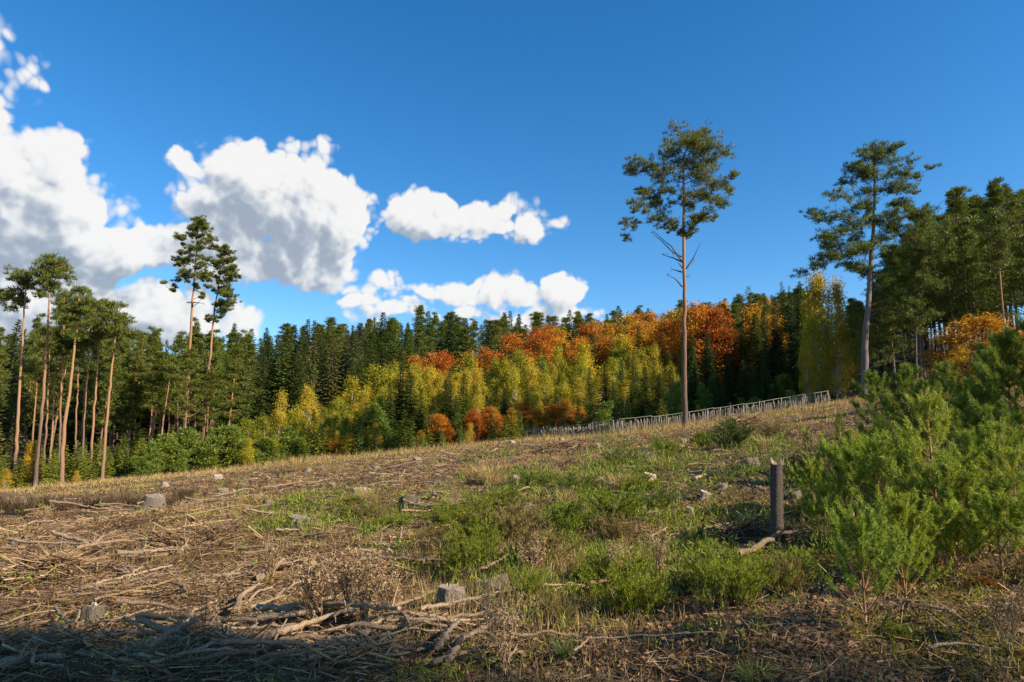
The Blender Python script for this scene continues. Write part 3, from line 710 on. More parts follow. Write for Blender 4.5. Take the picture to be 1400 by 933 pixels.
# yellow birches beside the broad pine
for px, row, Y, w in [(1135, 372, 74, 1.15), (1112, 405, 76, 1.0), (1155, 385, 73, 1.1), (1125, 430, 71, 1.0), (1148, 440, 70, 1.1), (1165, 410, 75, 1.0), (1110, 470, 70, .9)]:
    tree_at(px, Y, top_h(px, row, Y), GBIRCH[:] if w > 1 else BIRCH[:2], 10, 'birch_tree', {1135: 'tallest golden birch beside the broad pine', 1112: 'golden birch at the wood corner, lower left of the tallest', 1155: 'golden birch nearest the broad pine trunk', 1125: 'yellow birch filling the middle of the golden clump', 1148: 'green yellow birch low in the golden clump', 1165: 'bright birch touching the broad pine crown', 1110: 'smallest golden birch, over the fence end'}[px], 'birch', 'tall golden birches beside the broad pine', wfac=w * .8)
for px, row, Y, w in [(1345, 432, 40, 1.6), (1375, 445, 42, 1.3), (1322, 470, 39, 1.0)]:
    tree_at(px, Y, top_h(px, row, Y), GBEECH[:1] if w < 1.5 else GBEECH[1:2], 11, 'beech_tree', '{a} glowing orange beech shrub, {h}, before the pine wood', 'beech', 'orange beech shrubs before the pine wood', wfac=w)


# ------------------------------------------------------------------ the pines that stand free
def hero_pine(px0, Y, trunk, pads, name, label, cat, mat, bark, dead=(), group=None, seed=1, L=.26, wd=.06, dens=1.0, r0=.27, r1=.06, depth=1.0, twiggy=1.0):
    """trunk: (px, row) from the ground up; pads: (px, row, radius px) of the foliage clumps, each set at its own distance round the trunk"""
    rng = np.random.default_rng(seed)
    s = Y / F
    tp = [at(a, b, Y) for a, b in trunk]
    base = np.array([tp[0][0], Y, gz1(tp[0][0], Y) - .1]); tp[0] = base + [0, 0, -.3]
    tp = np.array(tp) - base
    # finer trunk
    zz = np.linspace(tp[0][2], tp[-1][2], 26)
    yb = .25 * np.sin(zz / tp[-1][2] * 3.1) * rng.uniform(-1, 1)
    tr = np.stack([np.interp(zz, tp[:, 2], tp[:, 0]), yb, zz], 1)
    tr[1:-1, 0] += rng.normal(0, .03, 24)
    tt = (zz - zz[0]) / (zz[-1] - zz[0]); rad = r0 + (r1 - r0) * tt ** .85; rad[0] *= 1.4; rad[1] *= 1.08
    mt = MB(); mt.tube(tr, rad, 12, tint=tt, rough=.07, rng=rng)
    axp = lambda z: np.array([np.interp(z, zz, tr[:, 0]), np.interp(z, zz, tr[:, 1]), z])
    root = ob(name, None, None, base); tag(root, label, cat, group)
    ob('trunk', mt.mesh('trunk', M[bark], True), root)
    lm = MB(); C = []; R = []
    nodes = []
    for (a, b, r) in pads:
        p = at(a, b, Y) - base; p[1] = 0
        dx = abs(p[0] - axp(p[2])[0])
        for rep in range(3):
            if rep and rng.random() > (.6 if rep == 1 else .3): continue
            q = p.copy(); ymax = max(.4, 1.2 * max(dx * .9, 1.7 * r * s)) * depth
            q[1] = rng.uniform(-1, 1) * ymax * (.5 if rep == 0 else 1)
            if rep: q[0] += rng.uniform(-.45, .45) * r * s; q[2] += rng.uniform(-.4, .4) * r * s
            nodes.append((np.hypot(q[0] - axp(q[2])[0], q[1]), q, r * s))
    nodes.sort(key=lambda e: e[0]); placed = []
    for dist, q, rs in nodes:
        zst = np.clip(q[2] - .5 * dist * rng.uniform(.5, 1.3), tp[-1][2] * .35, tp[-1][2] * .985); st = axp(zst)
        best, bc, br = st, np.linalg.norm(q - st) * 1.0, .02 + .016 * dist
        for (pq, pr) in placed:
            c = np.linalg.norm(q - pq) * 1.15 + (.8 if pq[2] > q[2] + .5 else 0)
            if c < bc and np.linalg.norm(q - pq) < .8 * dist: best, bc, br = pq, c, min(pr * .7, .03)
        ll = np.linalg.norm(q - best)
        lm.tube(limb_path(best, q, rng, sag=rng.uniform(-.08, .14), n=6), np.linspace(min(.10, br), .014, 6), 5, tint=.75, cap=False)
        placed.append((q, .03))
        m = max(8, int(15 * (rs / .6)))
        for _ in range(m):
            w = rng.normal(0, .74, 3) * rs * np.array([1, 1, .55]); c = q + w
            C.append(c); R.append(rs * rng.uniform(.24, .5))
            if twiggy * .6 > rng.random(): lm.tube(np.array([q - (q - best) * .12, c]), [.02, .01], 3, tint=.7, cap=False)
    mb = MB(); R = np.array(R)
    tuft_cloud(mb, np.array(C), R, int(27 * dens), rng, flat=.7, L=L * 1.15, wd=wd * .85, up=.8)
    ob('limbs', lm.mesh('limbs', M['limb']), root)['kind'] = 'stuff'
    ob('crown', mb.mesh('crown', M[mat]), root)
    for dl in dead:
        pts = [at(a, b, Y) - base for a, b in dl]
        pts = np.array(pts); pts[:, 1] = np.linspace(0, rng.uniform(-.8, .8), len(pts)) + axp(pts[0][2])[1]
        dm = MB(); dm.tube(pts, np.linspace(.075, .02, len(pts)), 6, tint=.4, rough=.1, rng=rng)
        for k in range(3):
            j = rng.integers(1, len(pts)); v = rng.normal(0, .25, 3)
            dm.tube(np.array([pts[j], pts[j] + v]), [.02, .008], 4, tint=.4)
        ob('dead_branch', dm.mesh('dead_branch', M['dead_limb']), root)
    return root


def cr(lst, sc, ox, oy): return [(ox + q[0] / sc, oy + q[1] / sc) + tuple(v / sc for v in q[2:]) for q in lst]


CP = [(470,75,35),(380,95,40),(310,110,35),(440,130,50),(350,150,45),(260,190,35),(400,200,55),(480,180,50),(320,230,45),(560,215,40),(590,190,18),(500,250,50),(420,260,50),(210,240,35),(110,280,35),(90,260,25),(150,290,30),(270,290,45),(350,310,40),(230,330,35),(150,360,18),(450,330,50),(540,340,45),(600,350,25),(580,390,30),(470,390,45),(300,390,40),(220,410,35),(180,400,20),(380,430,40),(330,460,35),(240,450,30),(150,450,35),(115,480,28),(70,545,28),(95,575,28),(130,530,22),(470,450,30),(510,480,30),(550,515,25),(560,460,25),(270,510,45),(220,540,35),(290,570,35),(310,600,20),(400,480,30),(430,545,30),(470,545,22),(400,590,30),(390,625,25),(360,620,18)]
hero_pine(936, 56, [(936, 588), (935, 480), (935, 400), (933.5, 320), (935, 260), (934, 215), (950, 185)], cr(CP, 3.889, 840, 160),
          'pine_tree', 'lone tall Scots pine with orange trunk and high crown before the fence', 'pine', 'pine_hero', 'pine_bark', seed=11, r0=.235, r1=.07, depth=.9, dens=1.3, L=.24, wd=.05,
          dead=[[(931, 352), (920, 345), (905, 328), (892, 315)], [(933, 360), (925, 350), (917, 338), (906, 330), (890, 315)], [(932, 359), (920, 352), (907, 346)], [(932, 367), (925, 361)], [(931, 373), (920, 367)], [(932, 393), (922, 384), (909, 379)], [(937, 369), (946, 355), (953, 339)], [(937, 380), (941, 376)]])
RP = [(325,65,25),(300,85,30),(370,90,35),(400,80,15),(270,120,30),(230,155,28),(330,130,35),(390,140,35),(430,160,22),(250,190,35),(210,225,25),(290,200,30),(380,200,40),(440,205,35),(490,220,22),(270,275,28),(380,265,35),(440,270,40),(480,290,20),(420,325,30),(460,335,25),(75,340,28),(75,375,35),(110,360,30),(120,400,28),(200,365,35),(260,350,28),(290,360,20),(180,430,35),(230,430,38),(290,410,30),(340,410,35),(400,380,30),(460,390,28),(520,365,28),(550,345,12),(500,400,35),(560,420,35),(400,450,40),(450,470,40),(340,490,30),(240,480,30),(60,505,22),(110,495,30),(160,510,30),(130,560,35),(70,600,30),(110,590,30),(200,560,35),(190,610,30),(270,540,40),(240,610,30),(280,630,30),(520,480,40),(580,480,38),(600,520,30),(540,560,40),(600,590,30),(480,560,35),(420,570,30),(390,610,25),(430,650,28),(470,660,35),(540,680,35),(590,700,25),(480,710,35),(530,740,30),(430,790,30),(450,840,40),(470,870,30),(420,760,22),(360,560,30)]
hero_pine(1180, 61, [(1180, 545), (1182, 470), (1187, 400), (1191, 340), (1194, 290), (1195.5, 250), (1194.5, 215), (1197, 197)], cr(RP, 3.333, 1100, 180),
          'pine_tree', 'broad crowned dark pine with thick grey trunk beside the golden birches', 'pine', 'pine_dusky', 'pine_bark_grey', seed=12, r0=.36, r1=.06, depth=.8, dens=1.2, L=.27, wd=.055,
          dead=[[(1190, 385), (1200, 390), (1212, 402), (1221, 422)], [(1189, 384), (1196, 388), (1200, 402)], [(1187, 432), (1198, 428), (1206, 431)], [(1186, 445), (1195, 443), (1203, 449)], [(1192, 372), (1198, 374), (1201, 388)], [(1188, 425), (1215, 424), (1240, 430)]])
P1 = [(430,130,35),(410,115,15),(460,160,35),(400,185,35),(370,200,25),(460,190,30),(350,240,30),(300,270,30),(270,275,18),(400,240,30),(470,240,30),(500,265,22),(300,320,15),(480,310,30),(520,330,28),(550,330,15),(420,300,25),(350,350,30),(330,385,25),(430,350,35),(290,400,25),(240,430,22),(280,450,25),(330,440,28),(270,490,18),(400,420,30),(450,430,30),(460,480,30),(420,500,25),(330,540,30),(290,580,25),(240,600,25),(195,640,22),(200,680,12),(350,570,25),(440,570,30),(480,590,32),(500,560,22),(470,650,15),(440,710,15),(460,750,12),(390,640,15),(330,620,15),(400,660,10)]
hero_pine(250, 74, [(250, 612), (255, 530), (262, 420), (268, 345), (271, 300)], cr(P1, 5.83, 200, 280), 'pine_tree', 'tallest slender pine with orange trunk, one of two standing close together', 'pine', 'pine_hero', 'pine_bark', seed=13, r0=.25, r1=.05, L=.26, wd=.055, dens=1.5, depth=.8,
          dead=[[(261, 413), (250, 412)], [(262, 413), (275, 414)], [(263, 395), (270, 398), (278, 406)]])
P2 = [(640,345,20),(620,380,25),(660,390,25),(680,430,22),(590,410,15),(550,470,25),(600,460,30),(650,460,30),(570,500,18),(660,510,30),(710,510,15),(620,550,30),(690,560,28),(730,575,18),(560,580,15),(640,600,28),(580,620,18),(660,640,28),(600,670,25),(640,680,30),(700,740,25),(660,720,30),(600,710,20),(690,770,28),(610,790,35),(560,800,20),(650,830,30),(600,850,30),(580,890,25),(510,900,25),(480,925,22),(550,925,22),(540,690,12),(700,500,12)]
hero_pine(276, 75, [(276, 612), (281, 540), (291, 440), (298, 390), (303, 365), (310, 340)], cr(P2, 5.83, 200, 280), 'pine_tree', 'leaning slender pine with long dense crown, beside the tallest pine', 'pine', 'pine_hero', 'pine_bark_tan', seed=14, r0=.21, r1=.045, L=.26, wd=.055, dens=1.5, depth=.8)
LEFTP = [
    ('A', 62, [(19, 672), (24, 600), (30, 500), (34, 430), (37, 378)], [(36,378,9),(28,385,8),(42,386,8),(15,402,9),(5,408,8),(20,412,9),(10,420,7),(0,398,7),(34,392,7)], 'slender pine with pale straight trunk and a crown swept to one side', 'pine_bark_tan', .24),
    ('B', 61, [(48, 668), (53, 600), (60, 500), (66, 420), (68, 365)], [(71,357,9),(62,372,10),(80,372,10),(70,368,11),(55,378,7),(88,380,7),(72,385,9),(60,404,6),(66,392,7),(78,362,8)], 'tall pine with orange trunk and small round top, highest of the bare pine group', 'pine_bark', .27),
    ('C', 60, [(84, 667), (88, 600), (99, 520), (106, 450), (109, 400)], [(110,398,8),(102,410,10),(118,410,9),(108,425,11),(120,428,8),(98,440,9),(112,445,9),(105,460,7),(122,415,7),(95,425,7)], 'curving pink tan pine trunk with full crown, thickest base of the bare group', 'pine_bark_tan', .28),
    ('D', 70, [(82, 650), (83, 560), (87, 480), (88, 405)], [(86,402,8),(80,412,8),(90,415,9),(84,428,7),(90,440,7),(80,435,6)], 'thin crooked pine with broken brown tuft below its small crown', 'pine_bark', .19),
    ('E', 66, [(113, 655), (116, 580), (123, 500), (125, 430)], [(125,425,9),(120,440,9),(130,440,9),(125,460,10),(117,470,8),(130,475,7),(133,452,7)], 'reddish pine stem rising behind the curving trunk, crown dense and dark', 'pine_bark', .23),
    ('F', 65, [(123, 658), (129, 570), (136, 480), (139, 422)], [(139,418,8),(135,430,9),(146,430,9),(140,450,9),(135,462,8),(148,445,7),(130,440,6)], 'straight narrow tan pine with tufted crown, standing beside the outermost one', 'pine_bark_tan', .19),
    ('G', 63, [(140, 655), (145, 600), (155, 500), (162, 425)], [(163,420,8),(158,435,10),(170,438,9),(163,455,11),(155,470,9),(172,470,9),(160,485,9),(178,455,7),(150,455,6)], 'outermost grey tan pine of the bare group with broad layered crown', 'pine_bark_tan', .23),
    ('H', 66, [(59, 655), (63, 580), (67, 500), (68, 455)], [(69,452,9),(62,462,8),(76,465,8),(68,475,8)], 'short thin orange pine between the two tallest bare pines', 'pine_bark', .16),
    ('I', 67, [(67, 658), (72, 580), (77, 500), (78, 460)], [(78,456,9),(71,468,8),(85,470,8),(79,482,8)], 'thin pale pine stem half hidden behind the curving pink trunk', 'pine_bark_tan', .14),
    ('J', 68, [(103, 645), (105, 560), (108, 490), (109, 465)], [(109,462,9),(101,472,8),(116,474,9),(108,485,8)], 'thin reddish pine stem behind the group with a small dark crown', 'pine_bark', .14),
    ('K', 70, [(217, 618), (222, 580), (228, 540), (234, 505)], [(236,500,7),(230,508,6),(242,507,6),(236,515,6)], 'leaning tan pine sapling trunk in front of the dark wood', 'pine_bark_tan', .15),
    ('L', 72, [(230, 612), (230, 570), (229, 530), (233, 500)], [(234,495,7),(228,502,6),(240,502,6)], 'orange pine stem crossing the leaning sapling before the dark wood', 'pine_bark', .14),
    ('M', 74, [(201, 612), (206, 570), (210, 530), (212, 500)], [(212,495,9),(205,505,8),(220,506,8),(212,518,8)], 'short brown pine stem standing alone against the dark wood', 'pine_bark_tan', .15),
    ('N', 66, [(36, 655), (44, 600), (49, 540), (52, 500)], [(52,495,9),(45,505,9),(60,506,8),(52,515,9)], 'slightly curved dark pine stem between the pale and the orange trunk', 'pine_bark', .15)]
for i, (k, Y, tr, pd, lb, bk, r0) in enumerate(LEFTP):
    hero_pine(tr[0][0], Y, tr, pd, 'pine_tree', lb, 'pine', 'pine_hero', bk, seed=30 + i, r0=r0 * .74, r1=.045, L=.3, wd=.07, depth=.8, dens=1.1, group='tall bare pines at the edge of the clearing')
# slim pines inside the right wood with lit stems, and birch stems
for i, (px, y0, y1, Y, lb) in enumerate([(1386, 500, 248, 58, 'pine with tall bare reddish stem rising clear of the dark wood'), (1330, 500, 258, 66, 'high pine top standing over the dark wood on the rise')]):
    H = top_h(px, y1, Y)
    tree_at(px, Y, H, FPINE[:2] if i == 0 else DPINE[:1], 19, 'pine_tree', lb, 'pine', None, wfac=1.0)

# a pine out of the picture to the right whose crown shades the nearest corner of the clearing
for k, (x, y, H, w) in enumerate([(24.0, -8.2, 22, .9), (27.5, -9.9, 23, .85)]):
    put('pine_tree', DPINE[k], (x, y, gz1(x, y) - .1), k * 2.0, (w, w, H / 19), ['forest pine beside the clearing, outside the view', 'taller forest pine beside the clearing, outside the view', 'shorter forest pine beside the clearing, outside the view'][k], 'pine', 'pines outside the view')


# ------------------------------------------------------------------ wooden fence
def build_fence():
    rng = np.random.default_rng(5)
    line = [(690, 77), (760, 68), (832, 60), (900, 60.5), (1000, 61.5), (1080, 62.5), (1133, 63.5)]
    pts = np.array([((px - 700) / F * Y, Y) for px, Y in line])
    seg = np.r_[0, np.cumsum(np.hypot(*np.diff(pts, axis=0).T))]; Ltot = seg[-1]
    P = lambda s: (float(np.interp(s, seg, pts[:, 0])), float(np.interp(s, seg, pts[:, 1])))
    x0, y0 = P(0); root = ob('wooden_fence', None, None, (x0, y0, gz1(x0, y0)))
    tag(root, 'long weathered fence of upright stakes under a pale top rail', 'fence')
    off_ = np.array([x0, y0, gz1(x0, y0)])
    meshes = []
    for k in range(6):
        mb = MB(); h = .9 + .05 * k; w = .05
        lean = rng.uniform(-.06, .06)
        mb.tube(np.array([[0, 0, -.2], [lean * .5, 0, h * .5], [lean, 0, h - .06], [lean, 0, h + .03]]), [w, w, w * .95, w * .35], 5, tint=.15 + .16 * k, rough=.12, rng=rng)
        meshes.append(mb.mesh('picket', M['picket']))
    n = 290
    for i in range(n):
        s = (i + rng.uniform(-.25, .25)) * Ltot / n
        if s < 0: s = 0
        x, y = P(s)
        o = ob('picket', meshes[int(rng.integers(6))], root, (x - off_[0], y - off_[1], gz1(x, y) - off_[2] - .05), (rng.normal(0, .05), rng.normal(0, .06), rng.uniform(0, 6.28)), (1, 1, rng.uniform(.82, 1.08)))
    fm = MB(); q = rng.uniform(0, Ltot, 1200); fx = np.interp(q, seg, pts[:, 0]); fy = np.interp(q, seg, pts[:, 1]) + rng.normal(0, .05, 1200)
    A0 = np.stack([fx, fy, gz(fx, fy) - .1], 1) - off_; B0 = A0 + np.stack([rng.normal(0, .12, 1200), rng.normal(0, .03, 1200), rng.uniform(.6, 1.05, 1200)], 1)
    fm.sticks(A0, B0, rng.uniform(.018, .032, 1200), rng.uniform(0, 1, 1200), rng=rng)
    ob('brushwood', fm.mesh('brushwood', M['picket']), root)['kind'] = 'stuff'
    # posts, top rails
    posts = np.linspace(0, Ltot, 15); pm = []
    for k in range(3):
        mb = MB(); mb.tube(np.array([[0, 0, -.3], [0.01, 0, .6], [0, .01, 1.12 + .03 * k]]), [.05, .045, .04], 8, tint=.3, rough=.08, rng=rng); pm.append(mb.mesh('post', M['picket']))
    tops = []
    for i, s in enumerate(posts):
        x, y = P(s); ob('post', pm[i % 3], root, (x - off_[0], y + .16 - off_[1], gz1(x, y) - off_[2]))
        tops.append(np.array([x, y + .16, gz1(x, y) + 1.14]) - off_)
    for i in range(len(tops) - 1):
        a, b = tops[i].copy(), tops[i + 1].copy()
        a[2] += rng.uniform(-.06, .06); b[2] += rng.uniform(-.06, .06)
        a += (a - b) * .02; a[1] -= .1; b[1] -= .1
        mb = MB(); mb.tube(np.array([a, (a + b) / 2 + [0, 0, -.03], b]), [.034, .032, .028], 6, tint=.6, rough=.06, rng=rng)
        ob('rail', mb.mesh('rail', M['rail']), root)
        a2, b2 = a.copy(), b.copy(); a2[2] -= .62; b2[2] -= .62; a2[1] += .02; b2[1] += .02
        mb = MB(); mb.tube(np.array([a2, b2]), .03, 5, tint=.3); ob('rail', mb.mesh('rail', M['picket']), root)
    # leaning brace sticks
    for s in (4, 9.5, 16, 17.5, 24, 30):
        x, y = P(s); mb = MB(); mb.tube(np.array([[0, 0, 0], [.5, -.1, 1.5]]), [.045, .03], 5, tint=.2)
        ob('brace', mb.mesh('brace', M['dead_limb']), root, (x - off_[0], y - .15 - off_[1], gz1(x, y) - off_[2]))


build_fence()


# ------------------------------------------------------------------ stumps, snag, branches
def stump_parts(seed, w=.5, h=.35, tint=.5, ragged=.12):
    rng = np.random.default_rng(seed); n = 22; a = np.arange(n) * 2 * pi / n
    lob = 1 + .09 * np.sin(a * 3 + rng.uniform(0, 6)) + .06 * np.sin(a * 5 + rng.uniform(0, 6)) + rng.normal(0, .035, n)
    slope = rng.uniform(-.28, .28, 2); top = h + w * .5 * (slope[0] * np.cos(a) + slope[1] * np.sin(a)) + rng.uniform(-.05, .05, n) * h
    rings = []
    for f, rr in ((-.5, 1.5), (0.0, 1.32), (.18, 1.12), (.5, 1.02), (.9, .98), (1.0, .95)):
        r = w / 2 * rr * (lob ** (1 + 2.2 * max(0, .3 - f)))
        z = top * f if f > 0 else np.full(n, f * .3)
        rings.append(np.stack([r * np.cos(a), r * np.sin(a), z], 1))
    v = np.concatenate(rings); m = len(rings)
    i = np.arange(m - 1)[:, None] * n; j = np.arange(n)[None]; k = (j + 1) % n
    f = np.stack([i + j, i + k, i + n + k, i + n + j], -1).reshape(-1, 4)
    mb = MB(); mb.add(v, f, tint)
    # cut face: centre + two rings, slightly proud at the heart
    c = MB(); R1 = rings[-1]; ct = np.array([[0, 0, h]])
    R2 = R1 * [.55, .55, 1]; R2[:, 2] = h + (R1[:, 2] - h) * .5 + rng.normal(0, .006, n)
    vv = np.concatenate([ct, R2, R1 * [1, 1, 1]])
    ff = [[0, 1 + q, 1 + (q + 1) % n] for q in range(n)]
    c.add(vv, ff, tint)
    c.add(vv, [[1 + q, 1 + n + q, 1 + n + (q + 1) % n, 1 + (q + 1) % n] for q in range(n)], tint)
    # splinters along the hinge of the cut
    q = rng.uniform(0, 6.28, 9); pp = np.stack([w * .2 * np.cos(q), w * .05 * np.sin(q) + w * .1, np.full(9, h)], 1)
    c.tri(pp, rng.normal(0, .15, (9, 3)) + [0, 0, 1], h * .22, .02, .9, rng)
    return [('bark', mb.mesh('stump_bark', M['stump_bark'], True)), ('cut_face', c.mesh('stump_cut', M['cut']))]


ST = [ # px, base row, width px, height px, tint, label
 (617, 832, 44, 30, .6, 'fresh fibrous tree stump with flat top, ringed by thin fallen sticks'),
 (672, 808, 58, 17, .4, 'wide low stump with reddish worn top half overgrown by green sprigs'),
 (405, 727, 38, 21, .5, 'conical grey stump with spreading base where brown slash meets green'),
 (207, 696, 32, 19, .45, 'grey upright stump at the dark grass belt below the bare pines'),
 (558, 695, 34, 17, .25, 'dark mossy stump with pale sloping side in the green patch'),
 (617, 694, 22, 9, .6, 'low pale grey stump just beyond the dark mossy one'),
 (722, 702, 28, 14, .55, 'weathered grey stump sunk in the low green spruces'),
 (889, 659, 20, 13, 1.0, 'small bright cream stump, freshly cut, catching the sun'),
 (887, 636, 32, 18, .35, 'tall brown mound-like stump overgrown with dry grass'),
 (1027, 641, 30, 15, .45, 'squat brown stump with dark shaded side near the pine saplings'),
 (966, 682, 16, 11, .9, 'small pale stump beside a green sprig in the mossy patch'),
 (945, 702, 13, 9, .8, 'little tan stump at the end of a pale fallen branch'),
 (1089, 686, 22, 15, .5, 'brown stump right behind the broken standing trunk'),
 (492, 678, 28, 11, .85, 'pale low stump with straw hanging over it'),
 (366, 694, 20, 10, .6, 'low reddish stump with a light cut top on the brown strip'),
 (120, 858, 34, 30, .4, 'tall brown stump at the rim of the shaded brushwood'),
 (570, 633, 14, 8, .6, 'tiny grey stump on the horizon of brown slash'),
 (513, 643, 14, 6, .85, 'tiny pale stump among fallen sticks on the brown slash'),
 (705, 656, 14, 7, .9, 'little cream stump beyond the tall straw tussock'),
 (296, 656, 14, 7, .9, 'little pale stump below the yellow grass strip'),
 (224, 666, 12, 7, .9, 'little white stump below the green pine bushes'),
 (420, 646, 13, 6, .7, 'tiny brown stump near the pale tussock at the edge'),
 (700, 607, 11, 5, 1.0, 'tiny bright stump by the near end of the fence'),
 (768, 604, 9, 6, 1.0, 'tiny pink white stump below the fence'),
 (818, 612, 9, 6, 1.0, 'small white stump in grass beyond the lone pine'),
 (303, 676, 18, 8, .6, 'low tan stump hidden in the brown strip'),
 (25, 690, 20, 10, .3, 'dark stump in the shaded grass belt'),
 (765, 660, 12, 6, .7, 'tiny grey stump in green sprigs'),
 (455, 668, 15, 7, .5, 'small grey brown stump between the pale low one and the crest'), (840, 690, 14, 8, .7, 'small tan stump half lost in olive sprigs'), (598, 664, 16, 7, .5, 'low brown stump on the strip before the straw tussock'), (330, 668, 15, 7, .4, 'small dark stump on the brown strip past the grey upright one'), (935, 606, 11, 6, .6, 'small stump right behind the lone pine foot shadow'), (990, 668, 14, 8, .6, 'small brown stump before the forked cream branch'),
 (1150, 600, 14, 8, .5, 'weathered stump under the small pines by the fence end')]
for i, (px, row, w, h, ti, lb) in enumerate(ST):
    x, y = hit(px, row); s = y / F
    sp = stump_parts(500 + i, w * s * .8, h * s * .88, ti)
    put('tree_stump', sp, (x, y + w * s * .3, gz1(x, y) - .02), 0, (1, 1, 1), lb, 'stump', 'stumps left in the clearing')


def snag():
    x, y = hit(1062, 748); rng = np.random.default_rng(3); H = top_h(1067, 628, y)
    z0 = gz1(x, y); n = 14; zz = np.linspace(-.15, H, 18); r = np.interp(zz, [-.15, .05, .3, H], [.13, .092, .074, .068])
    mb = MB(); p = np.stack([zz * .05 / H, zz * 0, zz], 1)
    mb.tube(p, r, 14, tint=.5, rough=.09, rng=rng, cap=False)
    v = mb.v[0].reshape(18, 14, 3); v[-1, :, 2] += rng.uniform(-.06, .05, 14); v[-1, 7:, 2] -= .03
    root = ob('standing_snag', None, None, (x, y, z0)); tag(root, 'broken dark trunk standing upright with splintered top among young pines', 'dead trunk')
    ob('bark', mb.mesh('bark', M['snag'], True), root)
    c = MB(); c.add(np.concatenate([[[.05, 0, H - .05]], v[-1]]), [[0, 1 + q, 1 + (q + 1) % 14] for q in range(14)], .2)
    q = rng.uniform(0, 6.28, 14); c.tri(np.stack([.05 + .07 * np.cos(q), .07 * np.sin(q), np.full(14, H - .05)], 1), rng.normal(0, .12, (14, 3)) + [0, 0, 1], rng.uniform(.05, .12, 14), .03, .3, rng)
    ob('broken_top', c.mesh('broken_top', M['cut']), root)
    for (h, l, a) in ((.55, .22, 0.2), (.8, .12, 2.8), (.35, .15, -.5), (.62, .1, 1.2)):
        b = MB(); d = np.array([cos(a), sin(a), .35]); b.tube(np.array([d * .07, d * (.07 + l)]) + [.02, 0, h], [.018, .008], 5, tint=.4)
        ob('branch_stub', b.mesh('branch_stub', M['snag']), root)


snag()

LMK = [(207, 690, 'by the grey stump below the bare pines'), (405, 720, 'by the conical grey stump'), (120, 850, 'by the tall brown stump'), (617, 825, 'by the flat topped stump'), (672, 805, 'by the wide low stump'), (560, 690, 'by the dark mossy stump'), (492, 675, 'by the pale low stump'),
       (890, 655, 'by the bright cream stump'), (1028, 640, 'by the squat brown stump'), (966, 680, 'by the small pale stump'), (1065, 720, 'by the broken standing trunk'), (1150, 860, 'by the lowest young pine'), (280, 730, 'by the arched branch'), (370, 790, 'by the split log'), (450, 858, 'by the long sunlit log'),
       (50, 770, 'by the bowed branch'), (140, 775, 'by the hooked branch'), (860, 840, 'by the tall bright green bush'), (720, 700, 'by the weathered grey stump'), (300, 660, 'near the yellow grass strip'), (660, 640, 'by the golden straw tussock'), (20, 850, 'in the shaded corner'), (1020, 590, 'by the crest twig heap'), (760, 615, 'by the heap below the fence'), (250, 900, 'in the shaded log pile'), (600, 910, 'by the lichen covered log'), (200, 820, 'before the hooked branch'), (450, 650, 'on the brown strip')]
SZ = []


def near(x, y):
    a, b = pxof(np.array([x]), np.array([y])); a = float(a[0]); b = float(b[0])
    return min(LMK, key=lambda q: math.hypot(q[0] - a, (q[1] - b) * 2))[2]



